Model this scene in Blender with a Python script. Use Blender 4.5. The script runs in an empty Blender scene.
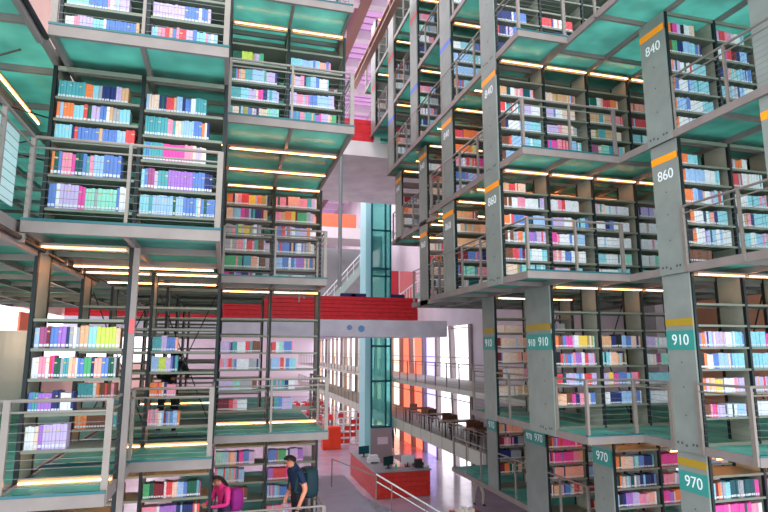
import bpy, math, random, bmesh
from mathutils import Vector, Matrix, noise
R0 = random.Random(7)
COL = bpy.context.scene.collection
PI = math.pi

# ------------------------------------------------------------------ materials
def lin(c): return tuple(((v/255)/12.92 if v/255 <= .04045 else ((v/255+.055)/1.055)**2.4) for v in c)
MATS = {}
def mat(name, rgb, rough=.55, metal=0., spec=.4, bump=0., vary=0., scale=8., coat=0.):
    if name in MATS: return MATS[name]
    m = bpy.data.materials.new(name); m.use_nodes = True
    nt = m.node_tree; b = nt.nodes['Principled BSDF']
    c = lin(rgb)
    b.inputs['Base Color'].default_value = (*c, 1)
    b.inputs['Roughness'].default_value = rough; b.inputs['Metallic'].default_value = metal
    b.inputs['Specular IOR Level'].default_value = spec
    b.inputs['Coat Weight'].default_value = coat
    if vary or bump:
        tc = nt.nodes.new('ShaderNodeTexCoord'); n = nt.nodes.new('ShaderNodeTexNoise')
        n.inputs['Scale'].default_value = scale; n.inputs['Detail'].default_value = 4
        nt.links.new(tc.outputs['Object'], n.inputs['Vector'])
        if vary:
            r = nt.nodes.new('ShaderNodeValToRGB')
            r.color_ramp.elements[0].position = .3; r.color_ramp.elements[1].position = .7
            r.color_ramp.elements[0].color = (*[max(0, v*(1-vary)) for v in c], 1)
            r.color_ramp.elements[1].color = (*[min(1, v*(1+vary)) for v in c], 1)
            nt.links.new(n.outputs['Fac'], r.inputs['Fac']); nt.links.new(r.outputs['Color'], b.inputs['Base Color'])
        if bump:
            bp = nt.nodes.new('ShaderNodeBump'); bp.inputs['Strength'].default_value = bump
            nt.links.new(n.outputs['Fac'], bp.inputs['Height']); nt.links.new(bp.outputs['Normal'], b.inputs['Normal'])
    MATS[name] = m; return m
def emis(name, rgb, s):
    m = bpy.data.materials.new(name); m.use_nodes = True; nt = m.node_tree
    nt.nodes.clear(); e = nt.nodes.new('ShaderNodeEmission'); o = nt.nodes.new('ShaderNodeOutputMaterial')
    e.inputs['Color'].default_value = (*lin(rgb), 1); e.inputs['Strength'].default_value = s
    nt.links.new(e.outputs[0], o.inputs['Surface']); MATS[name] = m; return m
def glassy(name, rgb, trans, transp, glossy=.08, rough=.15, diffuse=None, pattern=None, glow=0):
    """frosted glass: translucent + diffuse + some clear transmission + a weak gloss"""
    m = bpy.data.materials.new(name); m.use_nodes = True; nt = m.node_tree; nt.nodes.clear()
    o = nt.nodes.new('ShaderNodeOutputMaterial')
    c = (*lin(rgb), 1)
    t = nt.nodes.new('ShaderNodeBsdfTranslucent'); t.inputs['Color'].default_value = c
    d = nt.nodes.new('ShaderNodeBsdfDiffuse'); d.inputs['Color'].default_value = (*lin(diffuse or rgb), 1)
    p = nt.nodes.new('ShaderNodeBsdfTransparent'); p.inputs['Color'].default_value = (*[x**.5 for x in lin(rgb)], 1)
    g = nt.nodes.new('ShaderNodeBsdfGlossy'); g.inputs['Roughness'].default_value = rough
    a = nt.nodes.new('ShaderNodeMixShader'); a.inputs[0].default_value = trans
    b = nt.nodes.new('ShaderNodeMixShader'); b.inputs[0].default_value = transp
    e = nt.nodes.new('ShaderNodeMixShader'); e.inputs[0].default_value = glossy
    L = nt.links.new
    L(d.outputs[0], a.inputs[1]); L(t.outputs[0], a.inputs[2])
    L(a.outputs[0], b.inputs[1]); L(p.outputs[0], b.inputs[2])
    L(b.outputs[0], e.inputs[1]); L(g.outputs[0], e.inputs[2]); L(e.outputs[0], o.inputs['Surface'])
    if glow:
        em = nt.nodes.new('ShaderNodeEmission'); em.inputs['Color'].default_value = c; em.inputs['Strength'].default_value = glow
        ad = nt.nodes.new('ShaderNodeAddShader'); L(e.outputs[0], ad.inputs[0]); L(em.outputs[0], ad.inputs[1]); L(ad.outputs[0], o.inputs['Surface'])
    if pattern:
        tc = nt.nodes.new('ShaderNodeTexCoord'); w = nt.nodes.new('ShaderNodeTexNoise'); w.inputs['Scale'].default_value = pattern
        r = nt.nodes.new('ShaderNodeValToRGB')
        cc = lin(rgb)
        r.color_ramp.elements[0].position = .35; r.color_ramp.elements[1].position = .65
        r.color_ramp.elements[0].color = (*[v*.75 for v in cc], 1); r.color_ramp.elements[1].color = (*[min(1, v*1.2) for v in cc], 1)
        L(tc.outputs['Object'], w.inputs['Vector']); L(w.outputs['Fac'], r.inputs['Fac'])
        L(r.outputs['Color'], t.inputs['Color']); L(r.outputs['Color'], d.inputs['Color'])
    MATS[name] = m; return m

M_BEAM = mat('painted steel beam', (132,126,122), .5, .1, .4, vary=.1, scale=3)
M_RAIL = mat('brushed steel rail', (136,131,124), .4, .3, .4, vary=.08, scale=6)
M_WIRE = mat('steel wire', (120,122,124), .4, .5)
M_POST = mat('black upright steel', (22,36,38), .45, .2)
M_SIDE = mat('shelf side steel', (160,166,150), .5, .1, .4, vary=.12, scale=4)
M_SHELF = mat('shelf steel', (122,130,116), .45, .1, .4, vary=.08, scale=5)
M_PANEL = mat('grey green end panel', (130,142,136), .5, .1, .4, vary=.1, scale=2.5)
M_ORANGE = mat('orange stripe', (255,160,20), .5); M_BLUE = mat('blue stripe', (70,110,225), .5)
M_RED = mat('red stripe', (235,60,60), .5); M_OLIVE = mat('ochre stripe', (165,140,40), .5)
M_TEALSIGN = mat('teal sign field', (52,146,136), .5); M_WHITE = mat('white lettering', (232,246,246), .5)
M_LBLUE = mat('pale blue lettering', (170,225,232), .5)
M_BOLT = mat('dark slot', (70,76,78), .6)
M_GLASS = glassy('green frosted floor glass', (132,208,194), .62, .2, .06, .25, diffuse=(84,152,152), pattern=1.4)
M_LIP = mat('teal glass edge', (34,98,104), .2)
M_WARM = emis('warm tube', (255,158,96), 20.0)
M_TUBEBODY = mat('tube housing', (150,140,125), .5)
M_CONC = mat('concrete', (226,220,220), .8, bump=.1, vary=.12, scale=1.2)
M_CONCL = mat('pale concrete', (218,220,234), .75, bump=.1, vary=.1, scale=1.5)
M_BRACE = mat('dark brace rod', (50,52,52), .5, .4)
M_PAPER = mat('book paper', (236,232,222), .8)
M_LABEL = mat('spine label white', (214,222,230), .6)

PAL = dict(cyan=(120,208,226), blue=(60,110,200), navy=(34,52,110), sky=(140,190,240), teal=(40,150,160), mint=(130,220,196),
    green=(40,160,90), dkgreen=(20,92,72), lime=(190,220,60), yellow=(240,200,50), orange=(245,110,40), tan=(214,160,110),
    cream=(235,205,180), red=(220,40,48), maroon=(120,36,52), pink=(240,130,160), magenta=(230,40,150), lilac=(190,170,225),
    purple=(150,90,200), white=(230,238,244), grey=(150,156,166), brown=(120,76,56), black=(30,34,44), olive=(150,140,50),
    salmon=(246,160,140), dkteal=(20,84,92), plum=(150,50,110), peach=(250,190,150))
CNAME = dict(cyan='pale cyan', sky='sky blue', dkgreen='dark green', dkteal='dark teal', white='off-white', cream='cream')
PAL = {k: tuple(round(v*.78+.22*(205)) if k not in ('black','navy','dkgreen','dkteal','maroon','brown') else v for v in c) for k, c in PAL.items()}
BM = {k: mat('book cloth '+k, v, .5, 0, .35, vary=.14, scale=30) for k, v in PAL.items()}

# ------------------------------------------------------------------ mesh helpers
class MB:
    def __init__(s): s.v = []; s.f = []; s.mi = []
    def box(s, x0, x1, y0, y1, z0, z1, mi=0):
        n = len(s.v)
        s.v += [(x0,y0,z0),(x1,y0,z0),(x1,y1,z0),(x0,y1,z0),(x0,y0,z1),(x1,y0,z1),(x1,y1,z1),(x0,y1,z1)]
        s.f += [(n,n+3,n+2,n+1),(n+4,n+5,n+6,n+7),(n,n+1,n+5,n+4),(n+1,n+2,n+6,n+5),(n+2,n+3,n+7,n+6),(n+3,n,n+4,n+7)]
        s.mi += [mi]*6; return s
    def bar(s, a, b, w=.03, h=None, mi=0, sides=4):
        a = Vector(a); b = Vector(b); d = (b-a).normalized()
        up = Vector((0,0,1)) if abs(d.z) < .95 else Vector((0,1,0))
        r = d.cross(up).normalized(); u = r.cross(d); h = h or w; n = len(s.v)
        for P in (a, b):
            for k in range(sides):
                if sides == 4: cx, cy = ((-1,-1),(1,-1),(1,1),(-1,1))[k]; q = P + r*cx*w/2 + u*cy*h/2
                else: t = 2*PI*k/sides; q = P + r*math.cos(t)*w/2 + u*math.sin(t)*h/2
                s.v.append(tuple(q))
        for k in range(sides):
            j = (k+1) % sides; s.f.append((n+k, n+j, n+sides+j, n+sides+k)); s.mi.append(mi)
        s.f.append(tuple(range(n+sides-1, n-1, -1))); s.f.append(tuple(range(n+sides, n+2*sides))); s.mi += [mi, mi]
        return s
    def tube(s, a, b, r=.02, mi=0): return s.bar(a, b, 2*r, None, mi, 8)
    def poly(s, pts, z0, z1, mi=0):
        n = len(s.v); k = len(pts)
        s.v += [(x,y,z0) for x,y in pts] + [(x,y,z1) for x,y in pts]
        s.f += [tuple(range(n+k-1, n-1, -1)), tuple(range(n+k, n+2*k))] + [(n+i, n+(i+1)%k, n+k+(i+1)%k, n+k+i) for i in range(k)]
        s.mi += [mi]*(k+2); return s
    def lathe(s, prof, cx=0, cy=0, seg=14, mi=0):
        n = len(s.v)
        for r, z in prof:
            for k in range(seg): t = 2*PI*k/seg; s.v.append((cx+r*math.cos(t), cy+r*math.sin(t), z))
        for i in range(len(prof)-1):
            for k in range(seg):
                j = (k+1) % seg; s.f.append((n+i*seg+k, n+i*seg+j, n+(i+1)*seg+j, n+(i+1)*seg+k)); s.mi.append(mi)
        s.f.append(tuple(n+k for k in range(seg-1, -1, -1))); s.f.append(tuple(n+(len(prof)-1)*seg+k for k in range(seg))); s.mi += [mi, mi]
        return s
    def mesh(s, name, mats, off=(0,0,0)):
        me = bpy.data.meshes.new(name)
        me.from_pydata([(x-off[0], y-off[1], z-off[2]) for x,y,z in s.v], [], s.f)
        for m in (mats if isinstance(mats, (list, tuple)) else [mats]): me.materials.append(m)
        if any(s.mi): me.polygons.foreach_set('material_index', s.mi)
        me.update(); return me
def wrap(name, me, parent=None, loc=None):
    o = bpy.data.objects.new(name, me); COL.objects.link(o)
    if parent: o.parent = parent
    if loc is not None: o.location = loc
    return o
def build(mb, name, mats, parent=None, loc=(0,0,0)):
    """mesh in world coordinates; loc becomes the origin of a top-level thing, or parent's location is subtracted"""
    off = rootloc(parent) if parent else loc
    o = wrap(name, mb.mesh(name, mats, off), parent)
    if not parent: o.location = loc
    return o
def rootloc(p):
    l = Vector((0,0,0))
    while p: l += p.location; p = p.parent
    return l
def tag(o, label, cat, group=None, kind=None):
    if label: o['label'] = label
    if cat: o['category'] = cat
    if group: o['group'] = group
    if kind: o['kind'] = kind
    return o
def empty(name, loc, label, cat, group=None, rz=0):
    o = bpy.data.objects.new(name, None); COL.objects.link(o); o.location = loc; o.rotation_euler.z = rz
    return tag(o, label, cat, group)
def struct(mb, name, mats, label=None):
    o = build(mb, name, mats); o['kind'] = 'structure'
    if label: o['label'] = label
    return o
def text_mesh(s, size, key):
    c = bpy.data.curves.new(key, 'FONT'); c.body = s; c.size = size; c.extrude = .002; c.align_x = 'CENTER'; c.align_y = 'CENTER'
    o = bpy.data.objects.new(key, c); COL.objects.link(o)
    bpy.context.view_layer.update()
    me = bpy.data.meshes.new_from_object(o.evaluated_get(bpy.context.evaluated_depsgraph_get()))
    bpy.data.objects.remove(o); bpy.data.curves.remove(c); return me

# ------------------------------------------------------------------ levels (z = 0 is the height of the camera)
ZT = {-2:-6.1, -1:-3.8, 0:-1.5, 1:1.40, 2:3.71, 3:6.06, 4:8.38, 5:10.7, 6:13.0}
B = 1.05
SHELF = {-1:[.06,.43,.80,1.15,1.50,1.86], 0:[.44,.82,1.20,1.55,1.91,2.26], 1:[.05,.34,.70,1.05,1.40,1.73],
         2:[.05,.38,.74,1.09,1.46,1.82], 3:[.06,.45,.80,1.15,1.50,1.86], 4:[.06,.45,.80,1.15,1.50,1.86], 5:[.06,.45,.80,1.15,1.50,1.86]}
YROW = dict(Z=5.4, A=7.68, B=10.05, C=12.55, D=15.15, E=17.65, F=20.15)
DEP = .6
ORD = ['first','second','third','fourth','fifth','sixth','seventh','eighth','ninth','tenth','eleventh','twelfth','thirteenth','fourteenth',
       'fifteenth','sixteenth','seventeenth','eighteenth','nineteenth','twentieth','twenty-first','twenty-second','twenty-third','twenty-fourth',
       'twenty-fifth','twenty-sixth','twenty-seventh','twenty-eighth','twenty-ninth','thirtieth','thirty-first','thirty-second','thirty-third']
CACHE = {}
def cached(key, fn, name, mats):
    if key not in CACHE: CACHE[key] = fn().mesh(name, mats)
    return CACHE[key]
TXT = {}
BAYS = []
STOREY = {-1:'lowest', 0:'middle', 1:'third', 2:'fourth', 3:'fifth', 4:'sixth', 5:'seventh'}
def bay(side, row, lev, i, x0, label, books=None, last=False, panel=None, xp=None, shelves=None, brace=False, depth=DEP, tube=True, tubeglow=False):
    """one bookcase bay: origin at its lower outer front corner"""
    Y = YROW[row]; z0 = ZT[lev]; H = ZT[lev+1]-.13-z0-.004
    t = empty('bookcase', (x0, Y, z0), label, 'bookcase', 'steel bookcases hung between glass walkways')
    hk = round(H, 3)
    wrap('upright', cached(('up',hk), lambda: MB().box(-.022,.022,0,.06,0,H), 'upright', M_POST), t)
    wrap('rear_upright', cached(('ru',hk), lambda: MB().box(-.02,.02,0,.06,0,H), 'rear_upright', M_POST), t, (0,depth-.06,0))
    wrap('side_panel', cached(('sp',hk,depth), lambda: MB().box(-.012,.012,.07,depth-.06,0,H), 'side_panel', M_SIDE), t)
    if last:
        wrap('upright', cached(('up',hk), None, '', None), t, (B,0,0))
        wrap('rear_upright', cached(('ru',hk), None, '', None), t, (B,depth-.06,0))
        wrap('side_panel', cached(('sp',hk,depth), None, '', None), t, (B,0,0))
    sh = shelves or SHELF[lev]
    sm = cached(('sh',depth), lambda: MB().box(.03,B-.03,.0,.03,-.035,.0).box(.03,B-.03,.03,depth-.03,-.016,.0).box(.03,B-.03,depth-.03,depth,-.035,0), 'shelf', M_SHELF)
    for z in sh: wrap('shelf', sm, t, (0,0,z))
    if H - sh[-1] > .62:     # empty upper frame rails, as in the tall storey
        pass
    trm = cached(('tr',), lambda: MB().box(.03,B-.03,.0,.04,-.06,0), 'top_rail', M_SHELF)
    wrap('top_rail', trm, t, (0,0,H)); wrap('rear_rail', trm, t, (0,depth-.04,H))
    if tube:
        lt = wrap('light_tube', cached(('lt',), lambda: MB().tube((.06,-.07,-.045),(B-.06,-.07,-.045),.008), 'light_tube', M_WARM), t, (0,0,H))
        wrap('tube_holder', cached(('lh',), lambda: MB().box(.04,B-.04,-.09,-.05,-.03,0), 'tube_holder', M_TUBEBODY), t, (0,0,H))
    if tubeglow: wrap('tube_below_glow', cached(('fl',), lambda: MB().box(.04,B-.04,-.03,-.012,.002,.014), 'tube_below_glow', M_WARM), t)  # added glowing strip, imitates the tube one storey down showing through the glass
    wrap('base_rail', cached(('br',), lambda: MB().box(.03,B-.03,0,.05,.0,.05), 'base_rail', M_SHELF), t)
    if brace:
        b = MB().bar((.05,depth-.03,.2),(B-.05,depth-.03,H-.3),.018).bar((.05,depth-.02,H-.3),(B-.05,depth-.02,.2),.018)
        wrap('cross_brace', b.mesh('cross_brace', M_BRACE), t)
    if panel:
        num, stripe, dz, teal, width = panel
        th = width; top = ZT[lev+1]-ZT[lev]
        ep = wrap('end_panel', cached(('ep',hk,th), lambda: MB().box(-.06,-.03,.02,th,-.13,top-.132), 'end_panel', M_PANEL), t)
        if row in 'AB':
            sm_ = cached(('slot',), lambda: MB().box(-.062,-.059,0,.04,-.02,.018), 'slot', M_BOLT)
            for k in (.2,.32,.55,.7,.84): wrap('slot', sm_, ep, (0,.62*k,-.03 if int(k*20)%2 else 0))
            bm_ = cached(('bolt',), lambda: MB().box(-.064,-.059,0,.022,-.011,.011), 'bolt', M_BOLT)
            for zz in (.45,.9,1.3): wrap('bolt', bm_, ep, (0,.31,zz))
        wrap('stripe', cached(('st',th,stripe.name), lambda: MB().box(-.063,-.03,.02,th,-.06,.06), 'stripe', stripe), ep, (0,0,top-dz))
        if teal: wrap('sign_field', cached(('sf',th), lambda: MB().box(-.063,-.03,.02,th,-.16,.16), 'sign_field', M_TEALSIGN), ep, (0,0,top-dz-.3))
        if num:
            if num not in TXT:
                me = text_mesh(num, .25, 'n'+num); me.materials.clear(); me.materials.append(M_WHITE); TXT[num] = me
            n = wrap('number_sign', TXT[num], ep)
            n.matrix_local = Matrix(((0,0,-1,-.065),(-1,0,0,.31 if th>.9 else th*.5),(0,1,0,top-dz-.3),(0,0,0,1))) @ Matrix.Diagonal((min(1.0, th/.62), 1.0, 1, 1))
            n['label'] = 'white painted number ' + num
            if th > .9:
                n2 = wrap('number_sign', TXT[num], ep); n2['label'] = 'smaller white painted number ' + num
                n2.matrix_local = Matrix(((0,0,-1,-.065),(-1,0,0,.76),(0,1,0,top-dz-.32),(0,0,0,1))) @ Matrix.Diagonal((.75,.85,1,1))
    BAYS.append(dict(side=side,row=row,lev=lev,i=i,x0=x0,y0=Y,z0=z0,H=H,sh=sh,books=books or {},label=label))
    return t

# ------------------------------------------------------------------ decks and railings
def deck(x0, x1, y0, y1, lev, label, cross_y=None, name='glass_walkway', edges='LRFB', zt=None, holes=()):
    z = ZT[lev] if zt is None else zt
    t = empty(name, (x0, y0, z), label, 'walkway', 'glass floored steel walkways')
    g = MB().box(x0+.03, x1-.03, y0+.03, y1-.03, z-.03, z-.002); build(g, 'glass_floor', M_GLASS, t)
    zb, ze = z-.13, z
    E = dict(F=(x0,x1,y0,y0+.05), B=(x0,x1,y1-.05,y1), L=(x0,x0+.05,y0+.05,y1-.05), R=(x1-.05,x1,y0+.05,y1-.05))
    for k in edges: build(MB().box(*E[k], zb, ze), 'edge_beam', M_BEAM, t)
    build(MB().box(x0-.004,x1+.004,y0-.006,y0+.04,z+.001,z+.03), 'glass_lip', M_LIP, t)
    nx = max(1, round((x1-x0)/B))
    for k in range(1, nx):
        x = x0+(x1-x0)*k/nx; build(MB().box(x-.025,x+.025,y0+.05,y1-.05,zb,z-.032), 'cross_beam', M_BEAM, t)
    ny = max(1, round((y1-y0)/1.25))
    for k in range(1, ny):
        y = y0+(y1-y0)*k/ny; build(MB().box(x0+.05,x1-.05,y-.025,y+.025,zb+.01,z-.034), 'cross_beam', M_BEAM, t)
    return t
def railing(pts, lev, label, wires=True, zt=None, plate_ends=True, spacing=B, h=.97, group='steel railings along the walkways', name='railing'):
    z = ZT[lev] if zt is None else zt
    P = [Vector((x,y,z)) for x,y in pts]
    t = empty(name, tuple(P[0]), label, 'railing', group)
    top = MB(); mid = MB(); w = MB()
    for a, b in zip(P, P[1:]):
        top.tube(a+Vector((0,0,h)), b+Vector((0,0,h)), .021); mid.tube(a+Vector((0,0,h-.12)), b+Vector((0,0,h-.12)), .013)
        if wires:
            for k in range(1,9): w.bar(a+Vector((0,0,.092*k)), b+Vector((0,0,.092*k)), .0045)
    build(top, 'top_rail', M_RAIL, t); build(mid, 'mid_rail', M_RAIL, t)
    if wires: build(w, 'wire', M_WIRE, t)
    done = []
    for si, (a, b) in enumerate(zip(P, P[1:])):
        d = b-a; n = max(1, round(d.length/spacing))
        for k in range(n+1):
            q = a+d*k/n
            if any((q-o).length < .1 for o in done): continue
            done.append(q); u = d.normalized(); end = k in (0, n)
            s = .034 if end else .018
            build(MB().box(q.x-s,q.x+s,q.y-.022,q.y+.022,q.z-.12,q.z+h+.01) if abs(u.x) > .5 else MB().box(q.x-.022,q.x+.022,q.y-s,q.y+s,q.z-.12,q.z+h+.01), 'post', M_RAIL, t)
    return t

def girder(x,y0,y1,z,label):
    t = empty('roof_girder',(x,y0,z),label,'girder')
    build(MB().box(x-.1,x+.1,y0,y1,z,z+.05).box(x-.02,x+.02,y0,y1,z+.05,z+.3).box(x-.1,x+.1,y0,y1,z+.3,z+.35),'flanged_beam',mat('brown girder',(158,120,108),.5),t)
    for k in range(5): y=y0+(y1-y0)*k/4.; build(MB().box(x-.09,x+.09,y-.02 if k else y,y+.02 if k<4 else y,z+.05,z+.3) if 0<k<4 else MB().box(x-.09,x+.09,y-(.04 if k else 0),y+(0 if k else .04),z+.05,z+.3),'stiffener',mat('brown girder',(158,120,108),.5),t)
girder(4.75,10.5,22,10.75,'brown steel girder running diagonally at top centre beside the right stack')
# ---- right hand structure
RP = {2:('840',M_ORANGE,.40,False), 1:('860',M_ORANGE,.41,False), 0:('910',M_OLIVE,.94,True), -1:('970',M_OLIVE,.30,True), 3:(None,M_BLUE,.6,False), 4:(None,M_RED,.6,False), 5:(None,M_RED,.6,False)}
def rp(lev, w=.62): return RP[lev]+(w,)
SN = {-1:'970', 0:'910', 1:'860', 2:'840', 3:'blue striped', 4:'red striped', 5:'topmost'}
ROWN = dict(Z='nearest the camera', A='front', B='second', C='third', D='fourth', E='fifth', F='farthest')
ORDB = ['first','second','third','fourth']
def rlabel(row, lev, i):
    return f'{ORDB[i]} bay along from the {SN[lev]} end panel, {ROWN[row]} row, steel bookcase'
BK = {}   # (side,row,lev,i) -> {shelf index: (fill, 'colour counts', height)}
BK['R','A',2,0] = {5:(.62,'orange1 maroon1 magenta2 lilac2 black1 white3 cream2 green1',.24), 4:(.75,'brown1 green2 navy2 sky3 cyan2 blue1 navy2',.26), 3:(.8,'orange1 lilac2 white5 cyan5',.25), 2:(.85,'orange1 blue1 white3 sky2 cyan6',.27), 1:(.9,'orange1 sky3 blue1 white4 cyan4',.27), 0:(.5,'orange1 white5',.24)}
BK['R','A',2,1] = {5:(.7,'lilac1 red2 pink2 cream2 white2 cyan2',.25), 4:(.75,'white2 magenta1 red1 maroon2 navy1 sky3',.26), 3:(.75,'navy2 pink1 cyan4 sky3 blue1',.28), 2:(.85,'cyan3 sky4 white3 navy1',.27), 1:(.8,'sky4 cyan4',.26)}
BK['R','A',1,0] = {5:(.35,'orange1 cyan2',.2), 4:(.8,'orange1 sky8 white3 cyan2',.28), 3:(.85,'orange2 sky2 blue1 white3 lilac1 cyan3',.27), 2:(.92,'black1 orange1 white4 salmon1 navy1 cyan3',.26), 1:(.95,'black1 orange1 white2 purple1 sky2 white4',.28), 0:(.5,'brown4',.22)}
BK['R','A',1,1] = {5:(.4,'orange2 white1',.2), 4:(.7,'red2 white5',.28), 3:(.8,'white3 cyan4 pink1',.26), 2:(.8,'white2 pink1 navy1 cyan4',.27), 1:(.8,'cyan3 white2 sky1 pink2 red1',.28)}
BK['R','A',0,0] = {5:(.98,'blue1 orange1 lilac8 white2 cyan4 blue1',.26), 4:(.95,'black1 orange1 white2 blue2 sky3 cyan6',.26), 3:(.9,'orange1 peach2 yellow2 white2 pink1 lilac2',.25), 2:(.9,'brown2 magenta1 lilac3 white2 sky3',.22), 1:(.5,'brown2 grey3',.2)}
BK['R','A',0,1] = {5:(.9,'cyan3 magenta1 white4',.26), 4:(.9,'cyan4 magenta2 white3',.26), 3:(.9,'lilac3 salmon3 orange1',.26), 2:(.9,'white3 sky3 pink2',.25)}
BK['R','A',-1,0] = {4:(.95,'maroon1 orange1 grey1 cyan2 dkteal2 grey2 dkteal3 magenta2',.28), 3:(.98,'magenta9 pink2 white1',.27), 2:(.9,'magenta6 white3',.26)}
BK['R','A',-1,1] = {4:(.9,'magenta3 dkteal3',.28), 3:(.9,'magenta6',.27)}
BK['R','B',3,0] = {0:(.7,'navy4 grey1 blue2',.25), 1:(.6,'navy2 lilac2 blue2 black1',.26), 2:(.7,'navy3 blue3',.26)}
BK['R','B',3,1] = {0:(.8,'navy3 blue3 white1',.25), 1:(.9,'red1 pink2 navy2 blue4 grey1',.27), 2:(.8,'red2 white2 red2',.26)}
BK['R','B',3,2] = {1:(.6,'cyan3 mint2',.27), 0:(.6,'lilac3',.25)}
BK['R','B',2,0] = {4:(.85,'tan2 dkteal1 white1 cream2 pink1 dkteal2 salmon1 maroon1',.22), 3:(.95,'red1 white1 teal2 red1 white2 sky2 lilac3 white4',.25), 2:(.95,'brown1 navy1 white3 sky3 cyan3',.24), 1:(.95,'brown2 orange1 sky5 cyan4',.24), 0:(.95,'brown1 sky4 white2 orange1 magenta2 cyan2',.24)}
BK['R','B',2,1] = {4:(.75,'cream2 tan1 olive1 tan6',.21), 3:(.7,'lilac3 white2 cream4',.24), 2:(.75,'lilac3 pink1 cream3 grey1',.23), 1:(.85,'magenta3 pink1 red2 maroon1 sky2 teal1 cyan1',.27), 0:(.9,'cyan2 white2 blue2 white2 salmon2 black1 white2',.24)}
BK['R','B',2,2] = {4:(.75,'dkgreen3 white1 salmon1 red3 orange2 peach1',.23), 3:(.9,'tan2 teal1 tan2 pink2 red1',.24), 2:(.8,'cream1 olive1 teal2 tan3 cream2',.24), 1:(.85,'plum2 cream1 mint2 teal1 blue1 red1 cyan2',.25), 0:(.85,'blue2 mint2 cyan1 white2 salmon1 cyan1',.24)}
BK['R','B',2,3] = {4:(.7,'salmon2 red1 white1',.22), 3:(.8,'red3 magenta1 white2',.24), 2:(.8,'cyan2 white3 teal1',.24), 1:(.8,'mint3 white3',.24), 0:(.8,'cyan3 white2 teal2',.24)}
BK['R','B',1,0] = {5:(.5,'tan1 red1 cream2',.2), 4:(.95,'brown2 white2 pink2 white4 lilac2',.25), 3:(.95,'orange1 red1 blue2 pink1 navy1 sky3',.23), 2:(.95,'brown2 grey1 orange1 cyan1 purple2 blue1 lilac2',.26), 1:(.95,'brown2 red2 blue1 maroon1 cyan2 white3 cyan2',.26), 0:(.9,'cream2 olive1 mint2 cyan3',.24)}
BK['R','B',1,1] = {4:(.7,'white2 pink1 red1 white4',.25), 3:(.9,'lilac3 white2 navy2 cyan1 blue1',.24), 2:(.8,'magenta1 pink1 white3 blue1 white1 sky3',.26), 1:(.8,'pink2 white1 blue2 white4',.26), 0:(.7,'lilac2 black1 cyan1',.2)}
BK['R','B',1,2] = {4:(.85,'cream2 white5',.23), 3:(.85,'white2 navy1 blue1 white4',.24), 2:(.85,'white9',.25), 1:(.85,'cyan2 white5 mint2',.25), 0:(.8,'white4 cyan3',.22)}
BK['R','B',1,3] = {4:(.85,'lilac3 white2 grey1',.23), 3:(.85,'white5 cyan2',.24), 2:(.85,'white5 cyan2',.24), 1:(.85,'white3 mint3 blue1',.25), 0:(.8,'cyan4 blue2',.24)}
BK['R','B',0,0] = {5:(.95,'orange1 brown1 blue1 magenta2 lilac1 white1 yellow3 olive2 mint1',.25), 4:(.98,'black1 red2 blue2 pink1 purple2 white1 red1 lilac2 red1',.26), 3:(.95,'red1 purple1 lilac3 sky2 red2 lilac2',.24), 2:(.9,'peach2 brown1 magenta1 navy1 pink2 blue2',.24), 1:(.8,'purple3 red1 pink2',.22)}
BK['R','B',0,1] = {5:(.95,'tan2 navy1 black1 sky1 blue1 cream1 navy1',.26), 4:(.6,'cyan2 white1 peach2 tan2 navy1 olive1',.27), 3:(.9,'lilac1 yellow1 magenta1 blue2 cyan1 pink2',.24), 2:(.9,'white1 navy2 sky2 blue2',.25), 1:(.5,'sky2 white1',.2)}
BK['R','B',0,2] = {5:(.9,'lilac2 white5',.23), 4:(.9,'white2 plum1 mint2 white3',.25), 3:(.9,'cyan3 pink1 red1',.23), 2:(.9,'white3 pink2 maroon1',.24)}
BK['R','B',-1,0] = {4:(.95,'orange1 peach2 cream3 mint1 blue2 navy3 teal1',.25), 3:(.97,'black1 orange1 grey3 dkteal2 grey2 navy4 black3',.24), 2:(.95,'black1 navy1 purple2 lilac2 pink2 salmon2 white1',.25), 1:(.9,'purple3 orange2 magenta2',.25)}
BK['R','B',-1,1] = {4:(.95,'magenta7 plum1',.25), 3:(.95,'pink2 lilac2 pink3',.23), 2:(.95,'magenta1 purple1 orange3 salmon2',.25)}
BK['R','C',-1,0] = {4:(.98,'brown1 orange1 magenta9 pink1',.26), 3:(.95,'red1 magenta6 pink2 tan1',.27), 2:(.97,'maroon1 salmon10',.27), 1:(.9,'maroon1 tan3 navy1 blue2 cream1 red2 tan1',.26)}
BK['R','C',0,0] = {6:(.7,'cream8',.2), 5:(.98,'maroon1 cream9 salmon4',.27), 4:(.98,'maroon1 cream6 salmon6',.26), 3:(.95,'brown1 cream7 pink3',.25), 2:(.9,'cream5 tan4',.25), 1:(.5,'dkgreen2 grey3',.22)}
BK['R','D',-1,0] = {4:(.8,'tan1 brown1 salmon3 peach2',.26), 3:(.8,'maroon1 pink2 navy2 grey2',.25), 2:(.9,'navy3 grey3 black2',.24), 1:(.7,'maroon1 orange1 dkgreen2 peach1',.26)}
BK['R','C',3,0] = {4:(.9,'white1 cyan2 blue1 plum1',.25), 3:(.9,'sky3 cyan4',.26), 2:(.9,'sky7 cyan3',.26), 1:(.5,'red1 blue1 cyan2',.25), 0:(.6,'tan2 olive1',.2)}
BK['R','C',2,0] = {4:(.8,'red2 orange3 tan2',.26), 3:(.6,'orange3 yellow1',.25), 2:(.9,'pink1 lilac1 red3 magenta1 red1',.26), 1:(.9,'blue2 purple1 sky1 lilac2 maroon1 grey1',.25), 0:(.9,'lilac1 white2 red2 white1 red1',.24)}
BK['R','C',1,0] = {5:(.6,'tan2 brown1',.2), 4:(.8,'white1 tan6 peach2',.23), 3:(.9,'tan3 cream3',.22), 2:(.9,'maroon2 blue2 purple1 navy1 pink1',.26), 1:(.9,'maroon1 mint3 teal1 pink2 red1',.26), 0:(.8,'black1 grey1 dkteal2 white2',.22)}
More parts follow.
